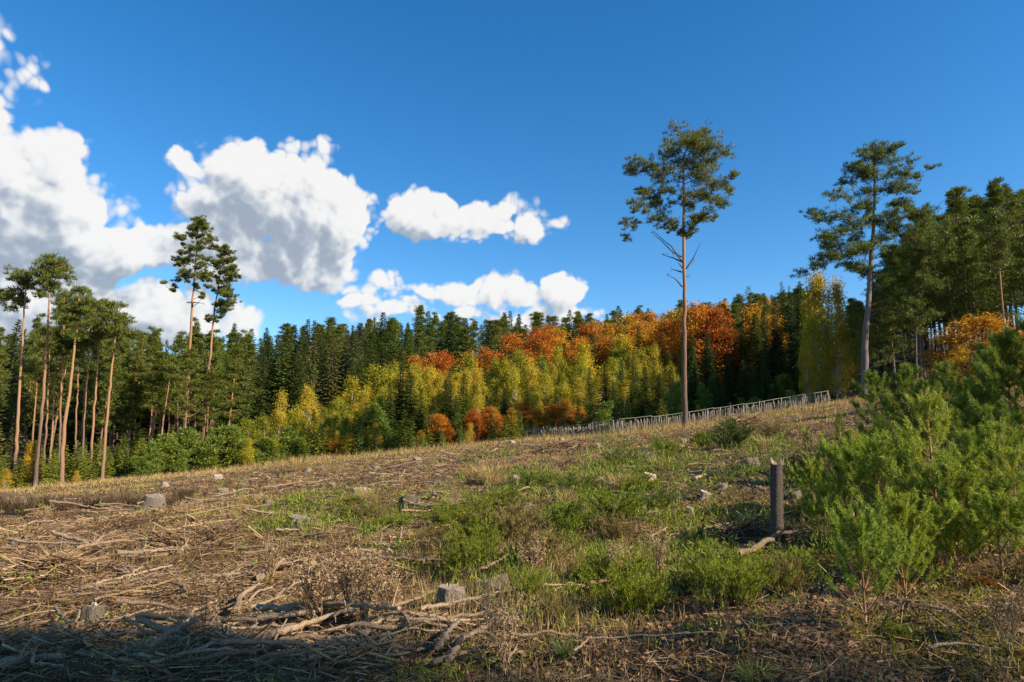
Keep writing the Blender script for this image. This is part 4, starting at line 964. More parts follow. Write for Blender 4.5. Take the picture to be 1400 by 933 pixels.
# individually placed fallen branches: list of pixel points in the photograph, thickness px, lift, tint, label
BR = [
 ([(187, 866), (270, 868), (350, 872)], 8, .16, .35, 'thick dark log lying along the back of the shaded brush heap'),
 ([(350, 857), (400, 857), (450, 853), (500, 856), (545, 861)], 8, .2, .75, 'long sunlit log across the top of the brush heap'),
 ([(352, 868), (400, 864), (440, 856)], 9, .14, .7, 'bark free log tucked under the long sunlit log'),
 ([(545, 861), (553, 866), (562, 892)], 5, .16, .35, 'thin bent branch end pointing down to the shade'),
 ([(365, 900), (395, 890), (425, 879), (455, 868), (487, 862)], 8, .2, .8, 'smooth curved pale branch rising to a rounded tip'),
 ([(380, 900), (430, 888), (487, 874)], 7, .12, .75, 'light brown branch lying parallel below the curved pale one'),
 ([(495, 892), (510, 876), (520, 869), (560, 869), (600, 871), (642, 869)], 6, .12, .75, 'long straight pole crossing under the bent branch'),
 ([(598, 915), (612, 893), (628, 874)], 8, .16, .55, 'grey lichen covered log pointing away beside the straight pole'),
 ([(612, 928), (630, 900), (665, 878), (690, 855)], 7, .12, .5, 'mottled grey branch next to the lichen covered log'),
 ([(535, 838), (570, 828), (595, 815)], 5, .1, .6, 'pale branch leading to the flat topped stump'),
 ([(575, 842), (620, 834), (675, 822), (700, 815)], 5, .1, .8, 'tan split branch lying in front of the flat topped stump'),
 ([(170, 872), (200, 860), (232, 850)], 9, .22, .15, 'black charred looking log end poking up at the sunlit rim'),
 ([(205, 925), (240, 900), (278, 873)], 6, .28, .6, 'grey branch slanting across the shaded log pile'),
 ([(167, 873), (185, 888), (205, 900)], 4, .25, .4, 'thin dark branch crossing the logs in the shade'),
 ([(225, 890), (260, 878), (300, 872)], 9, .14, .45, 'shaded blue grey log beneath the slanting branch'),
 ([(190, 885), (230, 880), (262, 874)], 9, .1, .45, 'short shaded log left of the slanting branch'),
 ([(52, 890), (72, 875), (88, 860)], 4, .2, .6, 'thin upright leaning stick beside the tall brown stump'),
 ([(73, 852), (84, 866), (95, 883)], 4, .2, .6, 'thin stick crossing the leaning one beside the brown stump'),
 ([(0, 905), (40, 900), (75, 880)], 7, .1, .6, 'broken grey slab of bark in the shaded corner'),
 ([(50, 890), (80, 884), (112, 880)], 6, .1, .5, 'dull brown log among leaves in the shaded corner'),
 ([(0, 928), (40, 921), (85, 918)], 12, .08, .6, 'thick cut log end in the bottom corner'),
 ([(11, 742), (30, 758), (50, 769), (75, 780), (97, 790)], 4, .16, .75, 'long bowed branch curving down through the tan slash'),
 ([(0, 782), (25, 775), (52, 763), (75, 750)], 6, .12, .35, 'dark thick branch crossing the bowed branch'),
 ([(0, 795), (14, 790), (28, 786)], 7, .12, .7, 'short pale bough stub at the picture edge'),
 ([(100, 774), (130, 773), (155, 774), (168, 784), (175, 790)], 4, .14, .85, 'pale branch with a downward hook in the tan slash'),
 ([(155, 783), (180, 792), (205, 803)], 3, .12, .85, 'thin pale branch running on from the hooked one'),
 ([(162, 763), (200, 762), (237, 755)], 6, .12, .85, 'bundle like pale pole lying flat in the tan slash'),
 ([(165, 766), (200, 766), (230, 762)], 4, .09, .8, 'second pale pole lying against the flat one'),
 ([(118, 755), (140, 740), (158, 730)], 4, .14, .85, 'pale stick pointing up the slope'),
 ([(215, 733), (230, 742), (243, 751)], 3, .14, .8, 'thin stick standing up from the twig pile'),
 ([(243, 752), (258, 743), (275, 735), (298, 733), (333, 722)], 4, .16, .6, 'long arched branch on the brown twig pile'),
 ([(246, 762), (258, 750), (272, 738)], 7, .12, .75, 'thick stripped branch at the foot of the arched one'),
 ([(298, 735), (312, 724), (332, 722)], 5, .2, .25, 'dark forked branch end above the twig pile'),
 ([(322, 729), (340, 732), (352, 733)], 4, .14, .75, 'short light stick beside the dark fork'),
 ([(355, 800), (370, 790), (388, 775)], 10, .12, .8, 'thick split log with torn pale wood lying in straw'),
 ([(388, 780), (405, 776), (418, 773)], 6, .1, .7, 'tan log lying behind the split log'),
 ([(425, 781), (440, 777), (447, 774)], 4, .1, .75, 'short tan stick behind the straw'),
 ([(372, 832), (385, 820), (412, 802)], 5, .14, .65, 'grey branch rising behind the long sunlit log'),
 ([(340, 850), (365, 840), (388, 832)], 5, .14, .6, 'grey branch resting against the long sunlit log'),
 ([(323, 855), (326, 838), (345, 825), (352, 818)], 7, .2, .8, 'bare forked bough lit by the sun at the heap top'),
 ([(490, 776), (500, 768), (508, 762)], 5, .12, .8, 'short cream stick in brown litter'),
 ([(315, 790), (330, 783), (352, 775)], 4, .1, .8, 'thin pale stick in the slash before the split log'),
 ([(630, 795), (660, 786), (680, 777), (700, 763)], 5, .12, .65, 'grey pole leaning by the wide low stump'),
 ([(700, 815), (740, 808), (800, 810)], 3, .12, .85, 'straight pale twig across the green sprigs'),
 ([(745, 734), (775, 722), (800, 715), (822, 711)], 3, .12, .75, 'pale curved branch on the low green spruces'),
 ([(883, 704), (905, 703), (930, 701)], 3, .08, .9, 'cream stick pointing at the little tan stump'),
 ([(950, 657), (965, 651), (980, 647), (1015, 647)], 4, .08, .9, 'forked cream branch before the squat brown stump'),
 ([(942, 647), (960, 646), (985, 646)], 3, .06, .85, 'thin cream branch behind the forked one'),
 ([(1010, 783), (1030, 775), (1050, 762), (1065, 752), (1085, 750), (1112, 748)], 8, .3, .4, 'mossy grey bough leaning against the broken standing trunk'),
 ([(955, 735), (985, 728), (1015, 722), (1050, 712)], 3, .2, .6, 'drooping dead twig spray beside the broken trunk'),
 ([(888, 738), (900, 733), (912, 725)], 3, .08, .9, 'small cream stick on red brown moss'),
 ([(785, 912), (805, 897), (850, 893), (975, 889)], 3, .12, .75, 'thin arched dry stalk lying on brown litter'),
 ([(1235, 831), (1255, 831), (1275, 832)], 3, .1, .95, 'bright cream splinter stick by the lowest pine'),
 ([(1260, 838), (1285, 843), (1300, 847)], 4, .1, .85, 'pale stick under the cream splinter'),
 ([(1270, 906), (1310, 902), (1350, 908)], 4, .08, .75, 'thin tan branch at the bottom of the brown litter'),
 ([(885, 612), (895, 605), (905, 600)], 2.5, .3, .2, 'dark stick sticking up beyond the grass'),
 ([(785, 616), (795, 608), (803, 604)], 2.5, .3, .15, 'black stick tilted up below the fence'),
 ([(670, 620), (675, 616), (680, 613)], 3, .2, .9, 'pale stick tilted up near the fence end'),
 ([(518, 753), (520, 742), (522, 728)], 5, .0, .6, 'short upright dead stem standing by the green patch'),
 ([(487, 742), (488, 735), (488, 729)], 3, .0, .7, 'tiny upright peg beside the green patch'),
 ([(543, 748), (548, 735), (549, 720)], 4, .0, .7, 'thin upright dead stem with one side twig'),
 ([(620, 770), (650, 758), (680, 748)], 3, .1, .35, 'dark branch lying in the green patch'),
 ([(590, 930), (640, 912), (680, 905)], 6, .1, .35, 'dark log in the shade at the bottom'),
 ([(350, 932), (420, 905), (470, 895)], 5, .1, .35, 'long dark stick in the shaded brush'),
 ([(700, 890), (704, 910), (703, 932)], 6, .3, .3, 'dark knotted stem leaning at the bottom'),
]
rb = np.random.default_rng(77)


def branch_mesh(pts, rad, tint, rng, twigs=4, mat='stick'):
    pts = np.asarray(pts, float)
    n = max(8, len(pts) * 4); u = np.linspace(0, len(pts) - 1, n)
    P = np.stack([np.interp(u, np.arange(len(pts)), pts[:, k]) for k in range(3)], 1)
    L = np.linalg.norm(P[-1] - P[0])
    P[1:-1] += rng.normal(0, .0035 * L + .002, (n - 2, 3))
    r = rad * np.linspace(1.1, .6, n) * (1 + rng.normal(0, .06, n))
    mb = MB(); mb.tube(P, r, 7, tint=tint, rough=.14, rng=rng)
    for k in range(twigs):
        j = int(rng.integers(1, n - 1)); v = rng.normal(0, 1, 3); v[2] = abs(v[2]) * .8; v *= rng.uniform(2.5, 9) * rad / np.linalg.norm(v)
        mb.tube(np.array([P[j], P[j] + v * .5, P[j] + v + rng.normal(0, .3, 3) * rad]), [rad * .35, rad * .25, rad * .1], 4, tint=tint)
    return mb.mesh('fallen_branch', M[mat], True)


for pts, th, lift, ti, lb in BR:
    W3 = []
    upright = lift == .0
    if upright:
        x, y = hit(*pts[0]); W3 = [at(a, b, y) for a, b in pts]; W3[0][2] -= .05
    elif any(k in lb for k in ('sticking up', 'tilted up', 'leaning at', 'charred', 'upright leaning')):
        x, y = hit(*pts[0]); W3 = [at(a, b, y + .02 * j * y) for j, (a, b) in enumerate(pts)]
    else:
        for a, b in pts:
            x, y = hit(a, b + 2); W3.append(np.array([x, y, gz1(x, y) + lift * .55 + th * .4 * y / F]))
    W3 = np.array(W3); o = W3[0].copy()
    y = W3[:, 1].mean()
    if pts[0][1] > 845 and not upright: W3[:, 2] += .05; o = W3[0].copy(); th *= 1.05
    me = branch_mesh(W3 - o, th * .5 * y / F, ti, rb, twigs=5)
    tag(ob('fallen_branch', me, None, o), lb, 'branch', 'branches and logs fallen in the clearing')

for k in range(26):                                  # further logs of the heap in the shade
    px = rb.uniform(130, 600); row = rb.uniform(862, 925); ln = rb.uniform(60, 170); sl2 = rb.uniform(-.28, .08)
    W3 = []
    for q in (-.5, -.15, .2, .5):
        x, y = hit(px + q * ln, min(932, row + q * ln * sl2)); W3.append(np.array([x, y, gz1(x, y) + .06 + .10 * rb.uniform(.3, 1) + q * rb.uniform(-.03, .08)]))
    W3 = np.array(W3); o = W3[0].copy(); ti = rb.uniform(.2, 1)
    tag(ob('fallen_branch', branch_mesh(W3 - o, rb.uniform(.007, .019), ti, rb, twigs=2), None, o), ('long ' if ln > 115 else 'short ') + ('dark' if ti < .45 else 'brown' if ti < .72 else 'pale') + ' log in the brush heap, ' + ('upper' if row < 885 else 'lower') + ' layer, ' + near(o[0], o[1]), 'branch', 'logs of the brush heap in the shade')

# more loose sticks, generic, each its own object
PROT = []
for k in range(14):
    L = rb.uniform(.5, 1.3); bend = rb.normal(0, .045, (5, 3)) * L; p = np.stack([np.linspace(-L / 2, L / 2, 5), bend[:, 0], bend[:, 1] * .4], 1)
    tn = rb.uniform(.2, 1); SZ.append((L, tn)); PROT.append(branch_mesh(p, rb.uniform(.008, .019), tn, rb, twigs=4))
def free_sticks(n, L, label, group, smin=.6, smax=1.3, lie=.12, rmax=30, lift=.07):
    k = 0
    while k < n:
        r = 4.2 * (rmax / 4.2) ** RNG.uniform(0, 1) if rmax < 40 else RNG.uniform(14, rmax); a = RNG.uniform(-.68, .68); x = r * sin(a); y = r * cos(a)
        if float(field(np.array([x]), np.array([y]), L)[0]) < .45: continue
        k += 1
        s = RNG.uniform(smin, smax) * (1 + r * .015)
        kk = int(RNG.integers(14)); Lk, tk = SZ[kk]
        ob_ = ob('fallen_branch', PROT[kk], None, (x, y, gz1(x, y) + lift * s), (RNG.normal(0, .2), RNG.normal(0, lie), RNG.normal(0.3, .75)), (s, s, s))
        up = abs(sin(ob_.rotation_euler[2])) > .6
        tag(ob_, ('long ' if Lk * s > 1.15 else 'short ' if Lk * s < .75 else 'mid sized ') + ('dark ' if tk < .45 else 'brown ' if tk < .72 else 'pale ') + label + (', pointing uphill, ' if up else ', lying across, ') + near(x, y), 'branch', group)
free_sticks(150, SLASH, 'loose branch', 'loose branches in the brushwood')
free_sticks(60, [ell(500, 655, 400, 24), ell(800, 620, 250, 16)], 'loose branch', 'loose branches toward the crest', smin=1.0, smax=1.8, rmax=55)
free_sticks(45, GREEN, 'thin branch on green growth', 'loose branches on the green growth', smax=1.0)


# ------------------------------------------------------------------ young pines near the camera
def young_pine(seed, H=1.6, mat='ypine', nl=.054, whorls=6, spread=.5, needles=50, rustfrac=.02, nw=.0068, lean=.04):
    rng = np.random.default_rng(seed); st = MB(); mb = MB(); A = []; B = []; RT_ = []
    zz = np.linspace(-.1, H * .97, 9); lx = lean * H * (zz / H) ** 1.5; ly = rng.normal(0, .02) * H * (zz / H)
    st.tube(np.stack([lx, ly, zz], 1), np.linspace(.016 * H + .006, .006, 9), 7, tint=.6, rough=.08, rng=rng)
    ax = lambda z: np.array([np.interp(z, zz, lx), np.interp(z, zz, ly), z])
    def shoot(a, b, rust=False): A.append(a); B.append(b); RT_.append(rust)
    for w in range(whorls):
        t = (w + .5 + rng.uniform(-.15, .15)) / whorls; z = H * (.08 + .88 * t)
        nb = int(rng.integers(4, 7)); Lb = H * spread * (1 - t) ** .75 * rng.uniform(.6, 1.15) + .07
        a0 = rng.uniform(0, 6.28)
        for k in range(nb):
            az = a0 + k * 2 * pi / nb + rng.uniform(-.3, .3); el = radians(rng.uniform(18, 50)) + .4 * t
            L = Lb * rng.uniform(.75, 1.15); d = np.array([cos(az) * cos(el), sin(az) * cos(el), sin(el)])
            p0 = ax(z); n = 5; s = np.linspace(0, 1, n)[:, None]
            path = p0 + d * L * s; path[:, 2] += .12 * L * s[:, 0] ** 2
            st.tube(path, np.linspace(.0035 + .006 * L, .003, n), 5, tint=.6, cap=False)
            rust = rng.random() < rustfrac and t < .5
            for q in range(n - 1):
                if q >= 2 or t > .6: shoot(path[q], path[q + 1], rust)
            tip = path[-1]; shoot(tip, tip + d * .07 + [0, 0, .05], rust)
            ns = int(2 + L * 8)
            for q in range(ns):
                s_ = rng.uniform(.42, 1); pb = p0 + d * L * s_ + [0, 0, .12 * L * s_ ** 2]
                v = d * .7 + rng.normal(0, .55, 3); v[2] = abs(v[2]) * .7 + .5; v /= np.linalg.norm(v); l = rng.uniform(.08, .19) * (1.25 - .5 * s_) * (H / 1.6) ** .35
                st.tube(np.array([pb, pb + v * l]), [.003, .002], 3, tint=.6, cap=False); shoot(pb, pb + v * l, rust)
    for q in range(5):
        v = rng.normal(0, .5, 3); v[2] = 1.2; v /= np.linalg.norm(v); shoot(ax(H * .93), ax(H * .93) + v * .1)
    shoot(ax(H * .72), ax(H * .86)); shoot(ax(H * .86), ax(H * .97) + [0, 0, .06])
    A = np.array(A); B = np.array(B); RT_ = np.array(RT_)
    def needle(A, B, n, mbx):
        m = len(A); ln = np.linalg.norm(B - A, axis=1); idx = np.repeat(np.arange(m), np.maximum(14, (n * ln / .12).astype(int)))
        s = rng.uniform(0, 1, len(idx)); ax_ = (B - A) / (ln[:, None] + 1e-9)
        P = A[idx] + (B - A)[idx] * s[:, None]
        R = rng.normal(size=P.shape); R -= ax_[idx] * (R * ax_[idx]).sum(1, keepdims=True); R /= np.linalg.norm(R, axis=1, keepdims=True)
        mbx.tri(P, ax_[idx] * rng.uniform(.35, .9, len(idx))[:, None] + R * .85, nl * rng.uniform(.7, 1.15, len(idx)), nw * rng.uniform(.8, 1.2, len(idx)), rng.uniform(.1, 1, len(idx)), rng)
    needle(A[~RT_], B[~RT_], needles, mb)
    parts = [('stem', st.mesh('young_pine_stem', M['pine_bark_tan'])), ('needles', mb.mesh('young_pine_needles', M[mat]))]
    if RT_.any():
        mr = MB(); needle(A[RT_], B[RT_], needles, mr); parts.append(('rusty_needles', mr.mesh('rusty_needles', M['rust'])))
    return parts


YP = [young_pine(600 + i, H=1.6, rustfrac=.0 if i % 2 else .04) for i in range(4)]
YD = [young_pine(620 + i, H=2.4, mat='ypine_dark', whorls=8, spread=.52, nl=.085, nw=.008, needles=60, rustfrac=.0) for i in range(3)]
YLOW = [young_pine(640 + i, H=.75, whorls=4, spread=.95, rustfrac=.025 if i == 0 else 0, lean=.1, needles=85) for i in range(3)]
NP = [ (1112, 700, 640, YLOW[2:3], .75, .8, 'small bright young pine just behind the broken trunk'), (1180, 700, 625, YP[2:3], 1.6, .9, 'bright young pine between the feathery small one and the slender one'), (1255, 720, 600, YP[3:4], 1.6, .8, 'light green young pine behind the big sunlit one'),
 (1330, 720, 590, YP[1:2], 1.6, .8, 'fresh green young pine with two whorls above its neighbours'), (1375, 735, 575, YP[0:1], 1.6, .75, 'upright green young pine before the tallest dark one'), (1215, 690, 575, YP[2:3], 1.6, .8, 'green young pine rising behind the slender one'),
 (1095, 800, 755, YLOW[0:1], .75, .9, 'tiny pine seedling under the leaning mossy bough'), (1340, 770, 700, YLOW[0:1], .75, .9, 'low broad young pine in the gap before the rounded one'),
  # px, base row, top row, list, proto H, width factor, label
 (1185, 868, 725, YLOW[:1], .75, .72, 'lowest bushy young pine with bright long needles and a rust coloured side'),
 (1240, 830, 735, YLOW[1:2], .75, .7, 'spreading young pine growing into the lowest bushy one'),
 (1205, 745, 608, YP[1:2], 1.6, .85, 'slender young pine with pale tan leader in front of the big one'),
 (1148, 715, 618, YP[3:4], 1.6, .9, 'small young pine with feathery bright top beside the broken trunk'),
 (1285, 752, 538, YP[0:1], 1.6, .85, 'big sunlit young pine with tall orange stem and open top'),
 (1330, 760, 648, YP[2:3], 1.6, 1.0, 'rounded young pine between the big sunlit one and the picture edge'),
 (1393, 765, 615, YP[1:2], 1.6, .8, 'young pine with reddish stem cut by the picture edge'),
 (1245, 775, 690, YLOW[2:3], .75, .9, 'low yellow green young pine under the big sunlit one'),
 (1300, 790, 705, YLOW[1:2], .75, .9, 'low dense young pine below the reddish stemmed one'),
 (1372, 800, 690, YLOW[0:1], .75, .9, 'low feathery young pine over the yellow moss'),
 (1128, 742, 672, YLOW[2:3], .75, .7, 'tiny dense pine at the side of the broken trunk'),
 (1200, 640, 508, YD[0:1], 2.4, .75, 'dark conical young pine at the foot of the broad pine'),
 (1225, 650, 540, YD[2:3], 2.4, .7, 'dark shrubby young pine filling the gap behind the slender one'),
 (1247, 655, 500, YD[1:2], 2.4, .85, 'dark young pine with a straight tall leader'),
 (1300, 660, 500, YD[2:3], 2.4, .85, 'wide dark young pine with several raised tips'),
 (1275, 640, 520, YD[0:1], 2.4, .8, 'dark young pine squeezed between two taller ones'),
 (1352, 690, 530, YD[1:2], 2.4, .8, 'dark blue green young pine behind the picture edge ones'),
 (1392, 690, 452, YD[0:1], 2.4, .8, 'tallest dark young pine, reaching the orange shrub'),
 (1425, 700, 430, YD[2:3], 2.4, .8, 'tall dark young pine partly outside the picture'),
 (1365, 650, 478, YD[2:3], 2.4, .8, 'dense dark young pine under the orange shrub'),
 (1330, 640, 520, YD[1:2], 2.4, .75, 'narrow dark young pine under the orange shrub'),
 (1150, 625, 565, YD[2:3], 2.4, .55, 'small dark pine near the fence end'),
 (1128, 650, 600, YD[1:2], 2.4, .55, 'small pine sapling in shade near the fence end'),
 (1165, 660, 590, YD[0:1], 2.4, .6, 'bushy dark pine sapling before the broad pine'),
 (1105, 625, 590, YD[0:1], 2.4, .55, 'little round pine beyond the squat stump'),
 (1425, 800, 640, YP[3:4], 1.6, .9, 'young pine just outside the picture edge')]
for i, (px, rb_, rt_, pr, pH, wf, lb) in enumerate(NP):
    x, y = hit(px, rb_); H = max(.25, top_h(px, rt_, y)); s = H / pH
    put('young_pine', pr[0], (x, y, gz1(x, y) - .02), i * 1.7, (s ** .9 * wf,) * 2 + (s,), lb, 'young pine', 'young pines self sown on the rise')

for k in range(13):                                  # low pines closing the gaps between the named ones
    px = RNG.uniform(1125, 1420); row = RNG.uniform(665, 800); x, y = hit(px, row); H = RNG.uniform(.45, .9) * (1 + y * .02)
    put('young_pine', YLOW[k % 3], (x, y, gz1(x, y) - .02), k * 1.1, (H / .75 * .85,) * 2 + (H / .75,), ('feathery', 'dense', 'spreading')[k % 3] + ' low pine seedling between larger young pines, ' + ('far row' if row < 710 else 'middle row' if row < 755 else 'near row') + (' by the snag' if px < 1200 else ' by the big one' if px < 1310 else ' by the edge'), 'young pine', 'low pine seedlings between the young pines')
# low green spruce bushes in the middle
def low_bush(seed, R=.5, H=.38, nb=60, mat='heath', nl=.034, nw=.0055):
    rng = np.random.default_rng(seed); st = MB(); A = []; B = []
    for k in range(nb):
        az = rng.uniform(0, 6.28); L = R * rng.uniform(.4, 1.05); el = rng.uniform(.15, 1.1); h = H * rng.uniform(.5, 1.0)
        o = np.array([rng.normal(0, R * .22), rng.normal(0, R * .22), 0]); n = 6; s = np.linspace(0, 1, n)
        p = o + np.stack([cos(az) * L * s * cos(el), sin(az) * L * s * cos(el), h * np.sin(s * (1.2 + .5 * sin(el))) * (.6 + .5 * sin(el))], 1)
        st.tube(p, np.linspace(.005, .002, n), 3, tint=.4, cap=False)
        for q in range(1, n - 1):
            A.append(p[q]); B.append(p[q + 1])
            for _ in range(2):
                v = (p[q + 1] - p[q]); v /= np.linalg.norm(v) + 1e-9; v = v + rng.normal(0, .6, 3); v[2] = abs(v[2]) * .6 + .1; v /= np.linalg.norm(v)
                A.append(p[q]); B.append(p[q] + v * rng.uniform(.05, .12))
    A = np.array(A); B = np.array(B); mb = MB(); m = len(A); n = 20; idx = np.repeat(np.arange(m), n)
    ax_ = B - A; ax_ /= np.linalg.norm(ax_, axis=1, keepdims=True) + 1e-9
    P = A[idx] + (B - A)[idx] * rng.uniform(0, 1, len(idx))[:, None]
    mb.tri(P, ax_[idx] * .6 + rng.normal(0, .5, P.shape), nl * rng.uniform(.7, 1.2, len(idx)), nw, rng.uniform(0, 1, len(idx)), rng)
    return [('stems', st.mesh('bush_stems', M['dark_twig'])), ('foliage', mb.mesh('bush_foliage', M[mat]))]


LB = [low_bush(700 + i, R=r, H=h, mat=m) for i, (r, h, m) in enumerate([(.5, .38, 'heath'), (.6, .32, 'heath'), (.42, .45, 'heath'), (.5, .4, 'spruce'), (.55, .3, 'heath_brown')])]
RB = low_bush(720, R=.5, H=.35, mat='rust')
for px, row, w, h, lb in [(1245, 738, 50, 14, 'rust coloured dead sprigs at the feet of the slender young pine'), (1225, 722, 36, 12, 'small rusty patch behind the spreading young pine'), (1275, 655, 40, 14, 'rusty twigs under the dark squeezed young pine'), (1250, 610, 34, 16, 'orange brown sprigs below the dark tall leader'), (1350, 805, 60, 12, 'rusty brown sprigs in the yellow moss')]:
    x, y = hit(px, row); sc0 = y / F
    put('dead_bush', RB, (x, y, gz1(x, y)), px, (w * sc0, w * sc0, h * sc0 / .3), lb, 'bush', 'rusty bushes between the young pines')
BU = [ # px,row,width px, height px, proto, label
 (648, 750, 100, 50, 0, 'bright green low spruce bush at the border of brown slash and green'), (610, 725, 60, 28, 2, 'low green bush behind the bright green one'), (640, 790, 80, 40, 1, 'sprawling green bush above the wide low stump'),
 (700, 745, 90, 40, 4, 'flat green spruce cover beyond the sprawling bush'), (770, 735, 90, 36, 0, 'green bush crossed by a curved pale branch'), (850, 715, 90, 36, 1, 'wide olive bush behind the little tan stump'),
 (790, 680, 70, 24, 3, 'darker green bush in the middle of the green belt'), (730, 668, 60, 18, 2, 'green bush close to the weathered grey stump'), (905, 700, 60, 22, 3, 'dark green bush next to the small pale stump'),
 (880, 672, 60, 18, 0, 'flat bush under the bright cream stump'), (850, 640, 50, 20, 3, 'deep green bush left of the grassy mound stump'), (912, 628, 55, 24, 0, 'bright bush right of the grassy mound stump'), (1008, 618, 62, 34, 3, 'round dense dark green bush near the squat stump'),
 (965, 612, 40, 18, 2, 'small bush touching the round dense dark one'), (870, 850, 110, 62, 0, 'tall bright green bush in the lower middle of the clearing'), (820, 815, 80, 40, 2, 'pale green bush behind the tall bright one'),
 (1020, 835, 120, 55, 1, 'broad green bush in front of the leaning mossy bough'), (955, 820, 60, 42, 3, 'shaded dark bush in the hollow'), (1085, 815, 70, 36, 4, 'green bush between the broad bush and the lowest pine'), (765, 855, 50, 26, 4, 'little green plant clump in brown litter'),
 (490, 715, 70, 20, 4, 'thin green growth by the conical stump'), (540, 725, 60, 18, 1, 'green growth before the dark mossy stump'), (590, 745, 50, 20, 4, 'olive sprigs at the edge of the twig litter'), (470, 700, 50, 16, 0, 'grassy green clump behind the conical stump'),
 (690, 700, 70, 24, 2, 'upright green bush in the belt'), (660, 765, 60, 36, 2, 'vivid green bush with upright tips'), (740, 780, 90, 40, 4, 'olive bush with dry stalks in it'), (720, 820, 60, 30, 1, 'olive sprigs beside the straight pale twig'),
 (960, 760, 60, 30, 3, 'dark green sprigs in the shaded hollow'), (1098, 715, 40, 18, 4, 'olive bush at the foot of the broken trunk'), (1130, 720, 70, 34, 0, 'green bush behind the tiny dense pine'), (1110, 660, 60, 28, 3, 'dark bush among small stumps and pines'), (1160, 670, 60, 30, 4, 'brownish green bush in the pine shade'),
 (1060, 600, 40, 18, 4, 'olive bush in straw below the fence'), (840, 745, 60, 30, 4, 'straggly olive bush with dry grass'), (1190, 800, 70, 30, 4, 'green sprigs under the spreading young pine'), (1240, 880, 40, 22, 2, 'small fresh green plant in brown litter'), (1320, 740, 80, 30, 3, 'shaded sprigs under the picture edge pines')]
for i, (px, row, w, h, k, lb) in enumerate(BU):
    x, y = hit(px, row); s = y / F; R = [.5, .6, .42, .5, .55][k]; Hh = [.38, .32, .45, .4, .3][k]
    put('green_bush', LB[k], (x, y + w * s * .3, gz1(x, y) - .03), i * 1.3, (w * s / 2 / R * 1.1, w * s / 2 / R * 1.1, h * s / Hh * 1.4), lb, 'bush', 'low green bushes in the clearing')


# ------------------------------------------------------------------ weeds, tussocks, brush pile
def tussock(seed, n=170, H=.7, R=.16, mat='straw', wd=.006, splay=.35):
    rng = np.random.default_rng(seed); mb = MB()
    a = rng.uniform(0, 6.28, n); r = R * np.sqrt(rng.uniform(0, 1, n)); P = np.stack([r * np.cos(a), r * np.sin(a), np.zeros(n)], 1)
    d = np.stack([np.cos(a) * splay * rng.uniform(0, 1, n), np.sin(a) * splay * rng.uniform(0, 1, n), np.ones(n)], 1) + rng.normal(0, .08, (n, 3))
    l = H * rng.uniform(.5, 1.1, n); d /= np.linalg.norm(d, axis=1, keepdims=True)
    mid = P + d * l[:, None] * .55; t = rng.uniform(.1, 1, n)
    mb.sticks(P, mid, wd * .5, t, rng=rng)
    d2 = d + np.stack([np.cos(a) * .3, np.sin(a) * .3, -.15 + 0 * a], 1)
    mb.tri(mid - d * .01, d2, l * .5, wd * 1.6, t, rng)
    return mb.mesh('tussock', M[mat])


TU = [tussock(800 + i) for i in range(3)]; RU = tussock(810, n=140, H=.5, mat='sedge', wd=.007, splay=.6)
for i, (px, row, h, w, me, lb) in enumerate([(408, 645, 22, 34, 0, 'pale straw tussock at the far edge under the round young pines'), (672, 662, 32, 44, 1, 'tall golden straw tussock in the middle of the clearing'), (645, 660, 24, 24, 2, 'shorter straw tussock touching the golden one'), (505, 690, 26, 34, 0, 'loose dry grass tussock hanging over the pale low stump'),
                                             (570, 742, 20, 30, 1, 'small dry grass tuft by upright dead stems'), (775, 695, 30, 30, 2, 'tuft of tall dry stalks in the green belt'), (845, 672, 28, 40, 0, 'straw tuft before the bright cream stump'), (1050, 615, 22, 30, 1, 'straw tussock beside the round dark green bush'), (300, 640, 14, 50, 1, 'yellow straw tussock on the sunlit edge'), (905, 642, 20, 26, 2, 'dry grass draping the grassy mound stump')]):
    x, y = hit(px, row); s = y / F
    put_one('grass_tussock', TU[me], (x, y, gz1(x, y)), i, (w * s / .55, w * s / .55, h * s / .7), lb, 'grass tussock', 'dry grass tussocks')
M['brown_grass'] = leaf_mat('brown_sedge', [(.13, .085, .045), (.18, .12, .065)], lo=.4, hi=1.4)
BG = [tussock(820 + i, n=260, H=.55, R=.3, mat='brown_grass', wd=.012, splay=.4) for i in range(2)]
for i, px in enumerate([-12, 12, 33, 52, 70, 88, 108, 128, 146, 166, 188, 228, 250]):
    row = 697 - px * .05 + (i % 3) * 3; x, y = hit(px, row); s = y / F; h = (26 if px < 60 else 20) - (i % 4) * 2
    put_one('grass_tussock', BG[i % 2], (x, y, gz1(x, y)), i * 2.0, (34 * s / .9, 34 * s / .9, h * s / .55), ['dark brown', 'dull brown', 'shaded brown'][i % 3] + ' grass clump in the shaded belt, ' + ['at the picture edge', 'by the dark stump', 'below the tallest bare pine', 'before the outermost bare pine', 'beside the grey upright stump'][min(4, i // 3)], 'grass tussock', 'brown grass clumps of the shaded belt')
for px, row, w, h, lb in [(1035, 935, 60, 30, 'dark green rush tuft at the bottom of the clearing'), (360 * 2 + 50, 900, 36, 30, 'small green sedge tuft in the brown litter')]:
    x, y = hit(px, row); s = y / F
    put_one('rush_tuft', RU, (x, y, gz1(x, y)), 1, (w * s / .6, w * s / .6, h * s / .5), lb, 'rush tuft')


